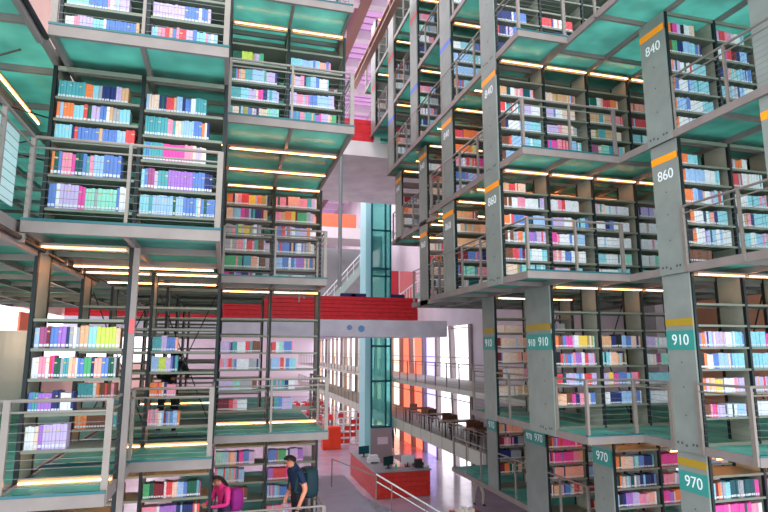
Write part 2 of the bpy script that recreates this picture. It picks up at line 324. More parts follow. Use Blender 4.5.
for lv in (3,4): BK['R','D',lv,0] = {0:(.6,'cream1 sky2 magenta1',.25), 1:(.6,'navy2 cyan2',.24), 2:(.6,'white2 pink1 brown1',.24), 3:(.6,'mint2 grey2',.24), 4:(.5,'pink2 sky1',.24)}
for lv in (1,2): BK['R','D',lv,0] = {0:(.6,'pink1 grey2 maroon2',.24), 1:(.6,'black2 grey3 navy1',.24), 2:(.7,'cream3 grey1 maroon1',.24), 3:(.7,'red1 orange1 tan2',.24), 4:(.6,'white3 magenta1 red1',.24)}
for lv in (2,3,4): BK['R','E',lv,0] = {0:(.6,'grey3 teal1',.24), 1:(.6,'white2 grey2',.24), 2:(.6,'orange1 salmon1 grey2',.24), 3:(.5,'maroon2 grey2',.24)}
for lv in (3,4): BK['R','F',lv,0] = {0:(.6,'brown3',.24), 1:(.6,'grey2 maroon2',.24), 2:(.6,'cream2 grey2',.24)}
for k_ in list(BK):
    if k_[2] == 0 and k_[0] == 'R':
        sh_ = 2
        BK[k_] = {q-sh_: v for q, v in BK[k_].items() if q-sh_ >= 0}
GEN = ['white4 sky2 blue1 pink1','cyan3 white2 navy1 red1','maroon1 tan2 white3 grey2','sky3 lilac2 white2','cream3 orange1 brown1 grey1']
def right(row, lev, xs, w=.62, panel=True):
    for i, x in enumerate(xs):
        bk = BK.get(('R',row,lev,i))
        if bk is None:
            bk = {} if row in 'EF' or i > 2 else {k:(R0.uniform(.5,.85), R0.choice(GEN), .24) for k in range(len(SHELF[lev])-1)}
        bay('R', row, lev, i, x, rlabel(row,lev,i), bk, last=(i == len(xs)-1), panel=rp(lev,w) if (i == 0 and panel) else None, brace=(lev == 0 and i == 1), tube=not (row == 'A' and lev > 0))
X7 = [7.30+B*k for k in range(3)]
for lv in (0,1,2): right('A', lv, [x+{0:.07,1:.04,2:-.01}[lv] for x in X7])
right('A', -1, [7.4,8.45,9.5])
for lv in (1,2,3): right('B', lv, [5.21+B*k for k in range(4)], .68)
right('B', 0, [6.22,7.27,8.32], .98); right('B', -1, [7.42,8.47,9.52])
for lv in (1,2,3): right('C', lv, [5.25,6.3], .72)
right('C', 4, [5.25], .72); right('C', 5, [5.25], .72)
right('C', 0, [6.22,7.27]); right('C', -1, [7.46,8.51], .98)
for lv in (2,1): right('D', lv, [5.5,6.55], .66)
for lv in (3,4,5): right('D', lv, [5.25,6.3], .66)
right('D', -1, [7.48,8.53])
right('E', 2, [5.5,6.55], .66)
for lv in (3,4,5): right('E', lv, [5.25,6.3], .66)
for lv in (4,5): right('F', lv, [5.25,6.3], .66)
for lv in (1,2,3):    # the panel nearest the camera and its bay (mostly outside the frame)
    right('Z', lv, [7.35], .70)

# ---- left hand structure
LN = {-1:'lowest', 0:'middle', 1:'upper', 2:'top'}
LR = dict(A='projecting left stack', B='recessed left stack', C='inner left stack', D='deep left stack', E='deeper left stack', F='deepest left stack')
def llabel(row, lev, i): return f'{ORDB[i]} bay, {LN[lev]} storey of the {LR[row]}, steel bookcase'
BK['L','A',1,0] = {1:(.95,'blue1 white1 lilac5 magenta1 mint8 blue1 white2',.33), 2:(.86,'orange1 sky1 blue1 pink3 magenta1 dkteal4 teal2 sky3 blue7',.32), 3:(.98,'cyan4 navy1 blue12 sky2 red3',.24), 4:(.92,'orange4 cyan3 red2 lilac3 blue2 tan2 grey2 cyan4',.26), 5:(.85,'teal7 orange3 cyan2 yellow1 navy4 lilac2 tan2',.24)}
BK['L','A',1,1] = {1:(.97,'cyan2 sky9 blue9',.27), 2:(.93,'cyan1 blue1 plum1 lilac2 teal3 purple7 blue4 navy2 white1',.29), 3:(.84,'teal5 magenta6 pink3 lilac2 white2',.27), 4:(.85,'teal6 pink2 cream2 sky4 blue2 orange1 white1 navy1',.27), 5:(.78,'cream3 navy2 red2 tan1 sky1 blue3 white1 teal3',.25)}
BK['L','A',2,0] = {0:(.85,'mint5 cyan2 red1 pink1 blue4 maroon1 sky1 cyan3 blue2',.24), 1:(.95,'white2 pink1 lilac3 cyan3 blue8 orange1',.24), 2:(.8,'mint3 blue4 lilac3',.25)}
BK['L','A',2,1] = {0:(.82,'cyan4 sky3 pink2 mint2 green5 pink1 white2 blue2',.23), 1:(.88,'sky2 pink2 red1 salmon1 sky2 blue1 red2 lilac2 blue1 cyan4 pink1 sky3',.26), 2:(.8,'lilac4 blue4',.25)}
BK['L','A',0,0] = {5:(.98,'lilac1 plum2 maroon1 blue2 purple3 navy1 grey3 tan2 cyan2 white1 lime5 peach1 maroon1',.28), 4:(.97,'white2 pink2 white1 magenta2 dkgreen3 teal2 peach2 salmon2 blue2 green2 navy1 salmon3 blue2 dkgreen3 olive1',.27), 3:(.5,'teal2 purple4 navy3 white3 orange1',.26), 2:(.47,'white3 purple1 lilac6 orange1',.3)}
BK['L','B',0,1] = {5:(.42,'teal3 lilac1 blue3 salmon1 pink1',.26), 4:(.42,'sky2 lime3 lilac2 blue2 teal1',.26), 3:(.42,'orange3 peach2 pink3',.22), 2:(.5,'pink2 red1 white1 maroon1 blue2 sky1 orange1',.26)}
BK['L','B',0,0] = {k:(.6,g,.25) for k, g in ((2,'orange2 brown4 teal2'),(3,'teal2 orange1 brown3'),(4,'maroon2 grey3 salmon1'),(5,'lime2 tan2 navy1'))}
BK['L','B',-1,1] = {4:(.9,'green2 dkgreen1 maroon3 pink1 red2 cream2 sky2 blue1 dkgreen3 teal1 plum1',.26), 3:(.9,'pink2 purple2 navy2 red1',.25), 2:(.8,'navy3 maroon2',.25)}
BK['L','B',-1,0] = {4:(.8,'orange2 red2 brown2',.25), 3:(.8,'maroon2 orange3',.25)}
BK['L','B',2,0] = {1:(.9,'cream2 olive2 blue1 lilac1 navy1 cream2 mint3',.26), 2:(.9,'teal2 cyan2 lilac2 magenta1 navy1 sky2 lilac1',.26), 3:(.85,'dkgreen2 tan1 teal2 sky3 green1 lilac2 navy1',.27), 4:(.6,'dkgreen3 lime3 olive1 lilac2 green2',.24)}
BK['L','B',2,1] = {1:(.92,'blue3 pink2 teal3 purple1 magenta1 lilac2 cream1 green2',.27), 2:(.85,'lilac2 pink3 purple1 blue2 sky3 lilac2',.27), 3:(.75,'blue1 lilac2 pink1 teal2 sky2 blue1 white2 cyan1',.27), 4:(.78,'cyan4 sky4 blue1 lilac2 salmon2 blue1 pink1',.23)}
BK['L','C',1,0] = {5:(.9,'orange2 cream1 pink1 red2 yellow2 lilac1 orange1 olive1 grey1',.27), 4:(.9,'peach2 sky2 magenta1 plum2 dkgreen1 navy2 maroon1 tan1',.27), 3:(.85,'grey2 pink1 lime3 yellow2 olive1 white2 grey1 black1',.26), 2:(.88,'grey4 pink3 white1 red3 green2 brown3',.28), 1:(.9,'green5 grey1 teal2 salmon2 white1 brown2',.28), 0:(.85,'magenta1 maroon2 purple1 navy2 plum1 white1 dkgreen2',.2)}
BK['L','C',1,1] = {5:(.95,'pink3 maroon1 salmon4 pink2 teal2 lilac1 cream1',.27), 4:(.92,'pink2 tan1 orange2 yellow1 maroon1 green3 grey1 lilac1 salmon1',.26), 3:(.85,'blue2 red2 teal1 white1 sky2 lilac2 orange1 white1',.26), 2:(.9,'orange1 blue3 navy2 white2 blue1 grey1 tan1 white1',.27), 1:(.93,'sky2 blue4 sky1 purple2 peach2 blue1 tan1',.28), 0:(.9,'cyan1 mint2 grey1 white3 grey2',.2)}
BK['L','C',0,0] = {5:(.85,'lilac2 purple1 teal1 white2 red1 brown3',.24), 4:(.85,'pink2 red1 blue1 white3 grey3',.24), 3:(.8,'lilac2 mint1 grey2 brown1',.23), 2:(.6,'maroon2 red1 pink1 white2',.24), 1:(.4,'blue2 white2',.22)}
BK['L','C',0,1] = {5:(.5,'red1 white1 mint1 blue3 pink1',.24), 4:(.55,'sky2 lilac1 red2 blue1 cyan3',.25), 3:(.55,'teal4 navy1 white2',.23), 2:(.5,'maroon1 teal2 blue1 lilac3 sky1',.26), 1:(.3,'white3',.22)}
BK['L','C',-1,0] = {4:(.8,'mint2 cyan2 peach2 sky1 magenta1 blue2 lilac2',.27), 3:(.6,'cyan6 pink1 plum1 sky2',.29), 2:(.7,'salmon3 lilac1 red2 brown1',.25), 1:(.6,'grey3',.24)}
BK['L','C',-1,1] = {4:(.75,'blue2 green3 navy1 lilac2 purple2',.26), 3:(.55,'purple1 red3 magenta2',.27), 2:(.6,'purple2 blue2 red1',.25), 1:(.7,'pink2 lilac2 red1',.25)}
for k_ in list(BK):
    if k_[2] == 0 and k_[0] == 'L':
        sh_ = 2
        BK[k_] = {q-sh_: v for q, v in BK[k_].items() if q-sh_ >= 0}
SL = dict(A=[.36,.77,1.17,1.52,1.87], B=[.30,.76,1.15,1.48,1.85,2.2], C=[.27,.68,1.10,1.45,1.81,2.16])
def left(row, lev, xs, ids, **k):
    if lev == 0: k['shelves'] = SL.get(row); k['tubeglow'] = True
    for n, (x, i) in enumerate(zip(xs, ids)):
        bay('L', row, lev, i, x, llabel(row,lev,i), BK.get(('L',row,lev,i)), last=(n == len(xs)-1), **k)
XL = [-2.22,-1.17,-.12,.93]
SA1 = [.05,.32,.75,1.20,1.48,1.77]
bay('L','A',1,0,XL[0],llabel('A',1,0),BK['L','A',1,0],shelves=SA1,tube=False)
bay('L','A',1,1,XL[1],llabel('A',1,1),BK['L','A',1,1],last=True,shelves=[.05,.31,.65,1.03,1.37,1.71],tube=False)
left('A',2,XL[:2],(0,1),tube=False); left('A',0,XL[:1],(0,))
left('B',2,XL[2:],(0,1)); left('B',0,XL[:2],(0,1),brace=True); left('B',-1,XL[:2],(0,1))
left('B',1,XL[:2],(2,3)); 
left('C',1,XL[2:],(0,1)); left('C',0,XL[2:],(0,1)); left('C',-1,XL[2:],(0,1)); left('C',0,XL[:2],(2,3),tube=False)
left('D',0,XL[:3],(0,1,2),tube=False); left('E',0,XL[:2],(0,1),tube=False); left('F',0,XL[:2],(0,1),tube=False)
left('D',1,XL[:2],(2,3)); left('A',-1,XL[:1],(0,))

# grey column plate at the corner of the projecting stack, with a red mark
c = build(MB().box(-1.14,-1.07,7.66,7.73,ZT[-1],ZT[1]-.135), 'steel_post', M_BEAM, None, (-1.04,7.74,ZT[-1]))
tag(c, 'slim grey steel post at the corner of the projecting left bookcase', 'post')
p = build(MB().box(-1.135,-1.075,7.655,7.66,.2,.38), 'sticker', mat('red sticker',(204,90,96)), c)
p['label'] = 'small red sticker'

# decks: left
deck(-2.11,-.1,6.9,9.0,2,'glass walkway with steel beams at the top of the projecting left stack')
deck(-2.2,1.96,9.0,19.5,2,'long glass walkway overhead behind the top railing of the left stack')
deck(-6.2,-2.2,4.2,19.5,2,'green glass walkway overhead at the far upper left with diagonal rods')
deck(-2.2,1.96,9.2,19.5,3,'highest glass walkway of the left stack cut by the frame top')
deck(-2.2,-.1,6.95,13.3,1,'glass walkway under the blue and purple books of the left stack')
deck(-.1,1.93,11.3,13.3,1,'glass walkway beside the red bridge under the inner left stack')
deck(-2.2,.93,13.3,15.8,1,'short glass walkway behind the inner left stack')
deck(-2.2,-.1,15.8,19.5,1,'deep glass walkway behind the projecting left stack')
deck(-6.2,-2.25,4.2,19.5,1,'glass walkway seen from below at the left edge with wire glass railing')
deck(-2.2,-1.15,6.95,8.7,0,'teal glass landing in front of the lilac books at lower left')
deck(-2.2,-.1,8.7,10.9,0,'teal glass landing in front of the recessed left stack')
deck(-2.2,1.93,10.9,19.5,0,'long teal glass walkway where the bowed person in black stands')
deck(-6.2,-2.25,7.0,19.5,0,'glass walkway at the lower left edge running along the wall')
deck(-1.12,-.1,8.7,11.0,-1,'low glass walkway beneath the recessed left stack')
deck(-1.12,1.93,11.0,19.5,-1,'low glass walkway under the person with the backpack')
# cables and rods under the upper left walkway
rd = build(MB().tube((-5.5,7.0,3.40),(-2.4,9.3,3.40),.012).tube((-5.5,9.3,3.40),(-2.4,7.0,3.40),.012).tube((-5.5,9.6,3.40),(-2.4,12,3.40),.012).tube((-5.5,12,3.40),(-2.4,9.6,3.40),.012), 'brace_rod', M_BRACE, None, (-4,9.5,3.40))
tag(rd, 'thin crossed steel rods under the upper left green glass', 'brace')
def side_beam(x, y0, y1, z, label):
    t = empty('edge_girder', (x,y0,z), label, 'girder')
    build(MB().box(x-.03,x+.03,y0,y1,z-.16,z-.02), 'girder_web', M_BEAM, t)
    build(MB().tube((x+.06,y0,z-.08),(x+.06,y1,z-.08),.03), 'cable_tray', M_POST, t)
    m = MB()
    for k in range(int((y1-y0)/.9)): m.box(x+.02,x+.1,y0+.9*k,y0+.9*k+.06,z-.13,z-.03)
    build(m, 'clamp', M_RAIL, t)
side_beam(-2.16,4.2,6.85,ZT[2]-.12,'brown steel girder with cable under the upper left walkway')
side_beam(-2.24,4.2,11.,ZT[1]-.12,'brown steel girder with cable under the left edge walkway')
# long warm tubes along Y under the left edge walkway
def long_tube(a, b, label, group='warm tube lights under the glass walkways'):
    t = empty('tube_light', a, label, 'light', group)
    A = Vector(a); C = Vector(b)
    build(MB().tube(A, C, .009), 'tube', M_WARM, t)
    u = Vector((0,0,.035)); build(MB().bar(A+u, C+u, .05,.03), 'housing', M_TUBEBODY, t)
WT = 'slim warm tube light fixed under a green glass walkway'
long_tube((-2.9,6.6,3.43),(-2.9,9.5,3.43),'bright warm tube light at the left edge above the wire railing',None)
for y in (10.1,11.3): long_tube((-.05,y,3.53),(1.85,y,3.53),WT)
for y in (8.9,): long_tube((-2.1,y,1.17),(-.2,y,1.17),WT)
long_tube((-2.1,11.4,1.22),(-.2,11.4,1.22),WT)
for y in (11.4,13.8): long_tube((5.3,y,5.88),(9.2,y,5.88),WT)
for y in (11.4,13.8): long_tube((5.3,y,3.53),(9.2,y,3.53),WT)

for y in (16.5,): long_tube((5.6,y,5.88),(7.2,y,5.88),WT)
for y in (14.6,16.9): long_tube((5.6,y,3.53),(7.2,y,3.53),WT)
for y in (9.5,11.8): long_tube((-2.1,y,-1.68),(1.8 if y>11 else -.2,y,-1.68),WT)
for y in (8.4,11.2): long_tube((6.5 if y>9 else 7.3,y,-1.68),(10,y,-1.68),WT)
# decks: right
deck(5.16,6.24,9.1,18.4,3,'glass walkway bracket jutting into the atrium at top centre right')
deck(6.24,11.9,4.4,18.4,3,'uppermost glass walkway above the 840 panel')
deck(5.16,7.235,9.1,14.2,2,'glass walkway jutting out above the 860 panels')
deck(5.44,7.235,14.2,18.8,2,'far end of the jutting glass walkway above the 860 panels')
deck(7.235,11.9,4.4,18.8,2,'glass walkway beneath the 840 panel')
deck(5.16,7.285,9.1,14.2,1,'glass walkway jutting out above the 910 panels')
deck(5.44,7.285,14.2,16.6,1,'far end of the jutting glass walkway above the 910 panels')
deck(7.285,11.9,4.4,16.6,1,'glass walkway beneath the 860 panel')
deck(6.17,7.315,9.05,14.0,0,'teal glass walkway between the two 910 panels')
deck(7.315,11.9,6.7,14.0,0,'teal glass walkway beneath the large 910 number')
deck(7.41,11.9,11.0,18.5,-1,'low teal glass walkway beside the far 970 panels')
deck(5.2,11.9,11.2,22.4,4,'high glass walkway of the right stack near the translucent ceiling')
deck(5.2,11.9,11.2,22,5,'topmost glass walkway of the right stack near the translucent ceiling')
# railings
railing([(-2.07,6.94),(-.14,6.94),(-.14,9.0)],2,'steel railing at the top of the projecting left stack')
railing([(-2.16,4.3),(-2.16,6.99),(-.14,6.99),(-.14,11.3)],1,'steel railing in front of the blue and purple books on the left')
railing([(-2.5,7.05),(-2.16,7.0),(-1.17,7.0),(-1.17,8.74),(-.14,8.74),(-.14,10.94),(1.89,10.94),(1.89,13.0)],0,'stepped steel railing in front of the lower left stacks')
railing([(-.1,9.04),(1.92,9.04),(1.92,12.5)],2,'steel railing in front of the blue books of the recessed left stack')
railing([(-.1,9.24),(1.92,9.24),(1.92,12.6)],3,'highest steel railing of the left stack at the frame top')
railing([(-.1,11.34),(1.89,11.34),(1.89,15.5)],1,'steel railing in front of the red and green books beside the atrium')
railing([(-1.08,11.04),(1.89,11.04),(1.89,15.5)],-1,'low steel railing in front of the person with the backpack',wires=False)
railing([(5.2,18.3),(5.2,9.14),(6.2,9.14),(6.28,4.4)],3,'steel railing of the upper bracket at top centre right')
railing([(5.48,18.7),(5.48,14.3),(5.2,14.1),(5.2,9.14),(7.2,9.14)],2,'steel railing round the jutting walkway at the 840 row')
railing([(7.29,7.7),(7.29,4.4)],2,'diagonal steel railing crossing in front of the 840 books')
railing([(5.48,16.5),(5.48,14.3),(5.2,14.1),(5.2,9.14),(7.2,9.14)],1,'steel railing round the jutting walkway at the 860 row')
railing([(7.29,7.7),(7.29,4.4)],1,'diagonal steel railing crossing in front of the 860 books')
railing([(6.21,13.9),(6.21,9.09),(7.2,9.09),(7.29,8.3)],0,'steel railing with panel round the 910 walkway corner')
railing([(7.29,7.7),(7.29,6.74),(11.5,6.74)],0,'steel railing bending in front of the large 910 bookcase')
railing([(7.45,18.4),(7.45,11.04),(11,11.04)],-1,'slanted steel railing in front of the 970 books',wires=False)
railing([(5.24,21.8),(5.24,11.4)],4,'steel railing of the high right walkway')
railing([(5.24,21.8),(5.24,11.4)],5,'steel railing of the topmost right walkway')
# wire and glass screen at the left edge, upper
g = build(MB().box(-2.245,-2.23,4.3,6.75,1.5,2.3), 'glass_screen', glassy('pale screen glass',(222,244,244),.6,.12,.1), None, (-2.24,4.3,1.5))
tag(g, 'pale glass screen behind wires at the left edge', 'glass panel')

# ------------------------------------------------------------------ room shell
ZG = -6.1
M_FLOOR = mat('polished grey violet floor', (180,166,184), .22, 0, .5, vary=.16, scale=.9, coat=.2)
struct(MB().box(-14,26,-2,80,ZG-.3,ZG), 'floor', M_FLOOR)
M_CEIL = glassy('lavender translucent ceiling', (222,192,220), .6, .08, .0, diffuse=(220,192,222))
struct(MB().box(-14,26,8,80,16.2,16.3), 'ceiling', M_CEIL)
M_BROWN = mat('brown roof beam', (150,112,104), .6, .1); M_RW = mat('white roof beam', (236,228,236), .6)
for k, x in enumerate((-1.5, 2.2, 5.42, 9.5, 14)):
    struct(MB().box(x-.22,x+.22,8,80,15.2,15.75), f'trim_{k+1}', M_BROWN)
for k in range(18):
    struct(MB().box(-14,26,11.35+2.9*k,11.75+2.9*k,15.3,15.78), f'trim_{k+10}', M_RW)
m = MB()
for k in range(110): m.box(-14,26,12+.6*k,12.04+.6*k,16.12,16.19)
struct(m, 'trim_30', mat('violet louvre',(206,180,208)))
M_GLOWPANE = glassy('milky glowing window pane', (250,246,250), .8, .25, .02, glow=.55)  # emission added to the pane stands in for daylight coming through
# right long wall: tilted columns, orange and white bays
wr = MB().box(12,12.3,14,80,1.3,16.2).box(12,12.3,14,27,-6.1,1.3)
struct(wr, 'wall_right', mat('grey wall', (205,200,210), .8, vary=.1, scale=.6))
struct(MB().box(12.4,12.6,8.5,14,-6.1,6), 'wall_right_side', mat('peach wall',(226,160,132),.8,vary=.15,scale=.7))
M_COL = mat('grey column', (150,140,140), .7); M_HOR = mat('transom grey', (140,134,138), .6)
paint = ['white','white','lilac','orange','orange','cream','white','cream','white','cream','grey','white','cream','grey','white','cream','white','grey','white','cream','white','white']
GLOWPANES = dict(white=M_GLOWPANE, lilac=glassy('lilac glowing pane',(206,196,240),.8,.1,.0,glow=.5), orange=glassy('orange glowing pane',(250,150,124),.7,.08,.0,diffuse=(240,130,100),glow=.4),
             cream=glassy('cream glowing pane',(250,222,200),.8,.1,.0,glow=.5), grey=glassy('grey glowing pane',(190,186,180),.6,.1,.0,glow=.3))  # tinted panes emit too, added to brighten the atrium like daylight
y = 27
for k, cc in enumerate(paint):
    w = 2.4
    struct(MB().box(12.1,12.16,y+.12,y+w-.12,-6.1,1.3), f'window_{k+1}', GLOWPANES[cc])
    mm = MB(); tilt = .5 if k % 3 == 1 else 0
    mm.bar((12.0,y-tilt*.4,-6.1),(12.0,y+tilt*.6,1.3),.26,.3)
    struct(mm, f'trim_{40+k}', M_COL)
    y += w
m = MB()
for z in (-4.9,-2.6,-.4,1.15): m.box(11.95,12.0,27,80,z-.025,z+.025)
struct(m, 'trim_70', M_HOR)
struct(MB().box(-14,26,79.5,80,-6.1,16.2), 'wall_back', mat('pale far wall',(214,206,214),.8))
m = MB().box(-6.6,-6.3,10,79.5,-6.1,-1.0).box(-6.6,-6.3,10,79.5,1.35,16.2).box(-6.6,-6.3,10,17.5,-1,1.35)
struct(m, 'wall_left', mat('warm grey wall',(226,196,180),.8,vary=.1,scale=.5))
for k in range(12):
    struct(MB().box(-6.5,-6.45,17.5+5*k,22.4+5*k,-1,1.35), f'window_{30+k}', M_GLOWPANE)
ob = build(MB().box(-6.28,-6.22,20.5,23.2,-4.6,1.2), 'wall_hanging', mat('orange wall cloth',(255,130,96),.7), None, (-6.25,21.8,-4.6))
tag(ob, 'tall orange panel hanging on the wall at the far left', 'panel')
# round white shape at lower left wall
rw = build(MB().lathe([(.8,0),(1.0,.5),(1.15,1.2),(1.2,2.1),(1.15,2.8),(1.0,3.2)],-5.0,15.0,28), 'curved_booth', mat('white plaster',(240,238,236),.6), None, (0,0,0))
rw.data.transform(Matrix.Translation((5.0,-15.0,0))); rw.scale = (.6,.6,.62); rw.location = (-5.35,16.9,-1.5)
tag(rw, 'round white booth by the wall at the left edge', 'booth')
lp = empty('hanging_lamp',(-3.4,9.2,-.6),'slim dark hanging spotlight on a rod at the left edge','lamp')
build(MB().tube((-3.4,9.2,-1.4),(-3.4,9.2,1.2),.018),'rod',M_BRACE,lp)
q = build(MB().lathe([(.05,.42),(.09,.5),(.09,.62),(.05,.68)],-3.4,9.2,12),'lamp_head',M_BRACE,lp)

# bridges
b1 = empty('concrete_bridge',(3,25.5,.6),'pale concrete bridge with red slatted balustrade crossing the atrium','bridge')
build(MB().poly([(-6.2,25.5),(10.1,25.5),(9.2,28.5),(-6.2,28.5)],.6,1.35),'slab',M_CONCL,b1)
M_REDP = mat('red painted boards',(214,30,44),.5,vary=.15,scale=4)
r = MB()
for k in range(6): r.box(-6.2,8.65,25.5,25.56,1.36+.175*k,1.36+.175*k+.160)
build(r,'balustrade_boards',M_REDP,b1)
build(MB().box(-6.2,8.65,25.56,25.6,1.36,2.38),'balustrade_back',mat('dark red',(150,20,34)),b1)
for k in range(7): build(MB().box(-5+2.2*k,-4.92+2.2*k,25.61,25.68,1.35,2.42),'post',M_REDP,b1)
s = MB().lathe([(.15,0),(.15,.01)],0,0,18); em = build(s,'round_mark',mat('blue round mark',(100,160,214)),b1); em.rotation_euler.x = PI/2; em.location = Vector((5.95,25.49,.95))-rootloc(b1); em.data.update()
s = MB().lathe([(.13,0),(.13,.01)],0,0,6); em = build(s,'square_mark',mat('blue faded mark',(130,160,215)),b1); em.rotation_euler.x = PI/2; em.location = Vector((5.4,25.49,1.0))-rootloc(b1)
for o in b1.children:
    if 'mark' in o.name:
        o.data = o.data.copy(); bb = o.data
        off = rootloc(b1)
        for v in bb.vertices: v.co += off
for i, x in enumerate((5.5,6.0,7.9)):
    g = build(MB().box(x-.4,x+.4,26.2,26.6,1.36,2.1).box(x-.35,x+.35,26.25,26.55,2.1,2.62),'blue_bin',mat('navy plastic',(30,50,110),.4),None,(x,26.4,1.36))
    tag(g,['leftmost dark blue seat peeping over the red balustrade','middle dark blue seat peeping over the red balustrade','dark blue seat just right of the glass lift over the balustrade'][i],'seat')
    g.name = 'lounge_seat'
b2 = empty('concrete_bridge',(3,21.3,7.4),'grey concrete bridge slab overhead with red balustrade at top centre','bridge')
build(MB().box(-6.2,11.9,21.0,28,7.5,8.1),'slab',M_CONC,b2)
r = MB()
for k in range(5): r.box(-6.2,5.35,21.0,21.06,8.11+.18*k,8.27+.18*k)
build(r,'balustrade_boards',M_REDP,b2); build(MB().box(5.4,5.62,21.0,21.3,8.1,11.2),'post',M_WHITE,b2)
b3 = empty('concrete_bridge',(3,40,8),'far white bridge with orange band behind the glass lift','bridge')
build(MB().box(-6.2,10.4,40,43,7.95,8.75),'slab',mat('white slab',(236,230,232)),b3)
build(MB().box(-6.2,8.9,40,40.1,8.76,9.75),'parapet',mat('orange band',(244,132,96)),b3)
b4 = MB().box(-6.2,11.9,44,44.3,1.4,7.9); 
o = build(b4,'partition',mat('dull grey green partition',(150,160,162),.7,vary=.15,scale=.4),None,(0,0,0)); o.name='wall_far'; o['kind']='structure'
# far stair between the bridges
st = empty('staircase',(6.9,38,3.2),'steel staircase rising to the right behind the glass lift','stairs')
M_STR = mat('pale green steel',(170,200,190),.5)
build(MB().bar((6.0,38,2.2),(11.2,38,8.2),.1,.35),'stringer',M_STR,st); build(MB().bar((6.0,39.2,2.2),(11.2,39.2,8.2),.1,.35),'stringer',M_STR,st)
m = MB()
for k in range(28): x = 6.0+5.2*k/28; z = 2.35+6.0*k/28; m.box(x,x+.28,38,39.2,z,z+.04)
build(m,'treads',mat('grey tread',(130,140,140)),st)
hr = MB().tube((6.0,38,3.3),(11.2,38,9.3),.035).tube((6.0,38,2.95),(11.2,38,8.95),.02); build(hr,'handrail',M_WHITE,st)
m = MB()
for k in range(12): x = 6.1+.44*k; z = 2.35+6.0*(x-6)/5.2; m.tube((x,38,z),(x,38,z+1),.02)
build(m,'balusters',M_WHITE,st)
st2 = empty('staircase',(9.2,30,1.4),'short staircase with pink panels between lift and right stack','stairs')
build(MB().bar((8.6,32,1.4),(12,32,4.0),.1,.3),'stringer',M_STR,st2)
build(MB().tube((8.6,32,2.3),(12,32,4.9),.03),'handrail',M_WHITE,st2)
m = MB()
for k in range(20): x = 8.65+.17*k; z = 1.4+2.6*(x-8.6)/3.4; m.tube((x,32,z),(x,32,z+.9),.02)
build(m,'balusters',M_WHITE,st2)
m = MB()
for k in range(3): pass
for i,(x0,x1,cl) in enumerate(((8.9,9.9,(245,190,170)),(10.0,10.6,(214,60,70)),(10.7,11.8,(245,140,140)))):
    o = build(MB().box(x0,x1,35,35.08,1.4,5.0),'pink_panel',mat('panel tint %d'%i,cl),None,(x0,35,1.4)); tag(o,['pale peach panel just right of the glass lift','narrow red panel right of the glass lift','pink panel furthest from the lift below the stair'][i],'panel')

# glass lift shaft
lf = empty('lift_shaft',(7.8,29.5,ZG),'teal glass lift shaft with dark frame rising behind the desk','lift')
M_LG = glassy('teal lift glass',(190,246,240),.5,.72,.08,.05,diffuse=(170,240,236)); M_LF = mat('dark teal frame',(20,96,104),.4,.2)
M_LC = mat('pale teal cladding',(165,232,236),.5)
x0,x1,y0,y1 = 7.42,8.5,29.5,30.8
build(MB().box(7.1,7.4,29.5,30.8,ZG,11),'cladding_column',M_LC,lf)
g = MB()
for a in ((x0,x1,y0,y0+.03),(x0,x1,y1-.03,y1),(x0,x0+.03,y0+.04,y1-.04),(x1-.03,x1,y0+.04,y1-.04)): g.box(*a,-3.9,11)
build(g,'glass_pane',M_LG,lf)
f = MB()
for x in (x0-.03,x1-.07,x1-.35): f.box(x,x+.09,y0-.05,y0,-3.9,11)
for z in (-3.9,-1.6,.2,2.6,3.9,4.3,6.4,8.6): f.box(x0,x1,y0-.05,y0-.001,z-.05,z+.05)
build(f,'frame',M_LF,lf)
build(MB().box(x0-.02,x1+.02,y0-.06,y1,ZG,-3.96),'base_cladding',mat('grey pink base',(158,140,146),.5),lf)
build(MB().box(7.75,8.3,y0-.075,y0-.062,-4.75,-4.4),'notice',mat('pale notice',(224,200,214)),lf)
cb = build(MB().box(7.5,8.05,29.6,30.6,4.4,6.1).box(7.5,8.35,29.65,30.6,4.2,4.4),'lift_car',mat('teal lift car',(66,150,156),.4),None,(7.9,30,4.2)); tag(cb,'teal lift cabin inside the glass shaft','lift car')

# ------------------------------------------------------------------ walkways on the right wall and their furniture
def wallwalk(y0,y1,lev,label,rl):
    z = ZT[lev]; 
    t = empty('wall_walkway',(8.6,y0,z),label,'walkway')
    build(MB().box(8.7,12,y0,y1,z-.16,z),'slab',mat('greenish slab',(156,160,150),.6),t)
    build(MB().box(8.66,8.7,y0,y1,z-.16,z+(.32 if lev<0 else .02)),'kerb_panel',mat('pale kerb panel',(196,210,196),.4),t)
    railing([(8.68,y0+.1),(8.68,y1-.1)],lev,rl,wires=True,group='railings on the right wall walkways',spacing=1.3)
wallwalk(15.5,70,0,'long walkway along the right wall beyond the lift, upper one','railing of the upper walkway along the far right wall')
wallwalk(18.6,70,-1,'long walkway along the right wall beyond the lift, lower one','railing of the lower walkway along the far right wall')
M_WOOD = mat('brown wood',(128,84,62),.5,vary=.15,scale=6); M_REDCH = mat('red chair plastic',(222,52,58),.4)
def table(x,y,z,w=1.6,d=.8,label='',group=None,col=M_WOOD):
    t = empty('reading_table',(x,y,z),label,'table',group)
    build(MB().box(x-w/2,x+w/2,y-d/2,y+d/2,z+.71,z+.75),'table_top',col,t)
    for sx in (-1,1):
        for sy in (-1,1): build(MB().box(x+sx*(w/2-.06)-.025,x+sx*(w/2-.06)+.025,y+sy*(d/2-.06)-.025,y+sy*(d/2-.06)+.025,z,z+.71),'leg',M_BRACE,t)
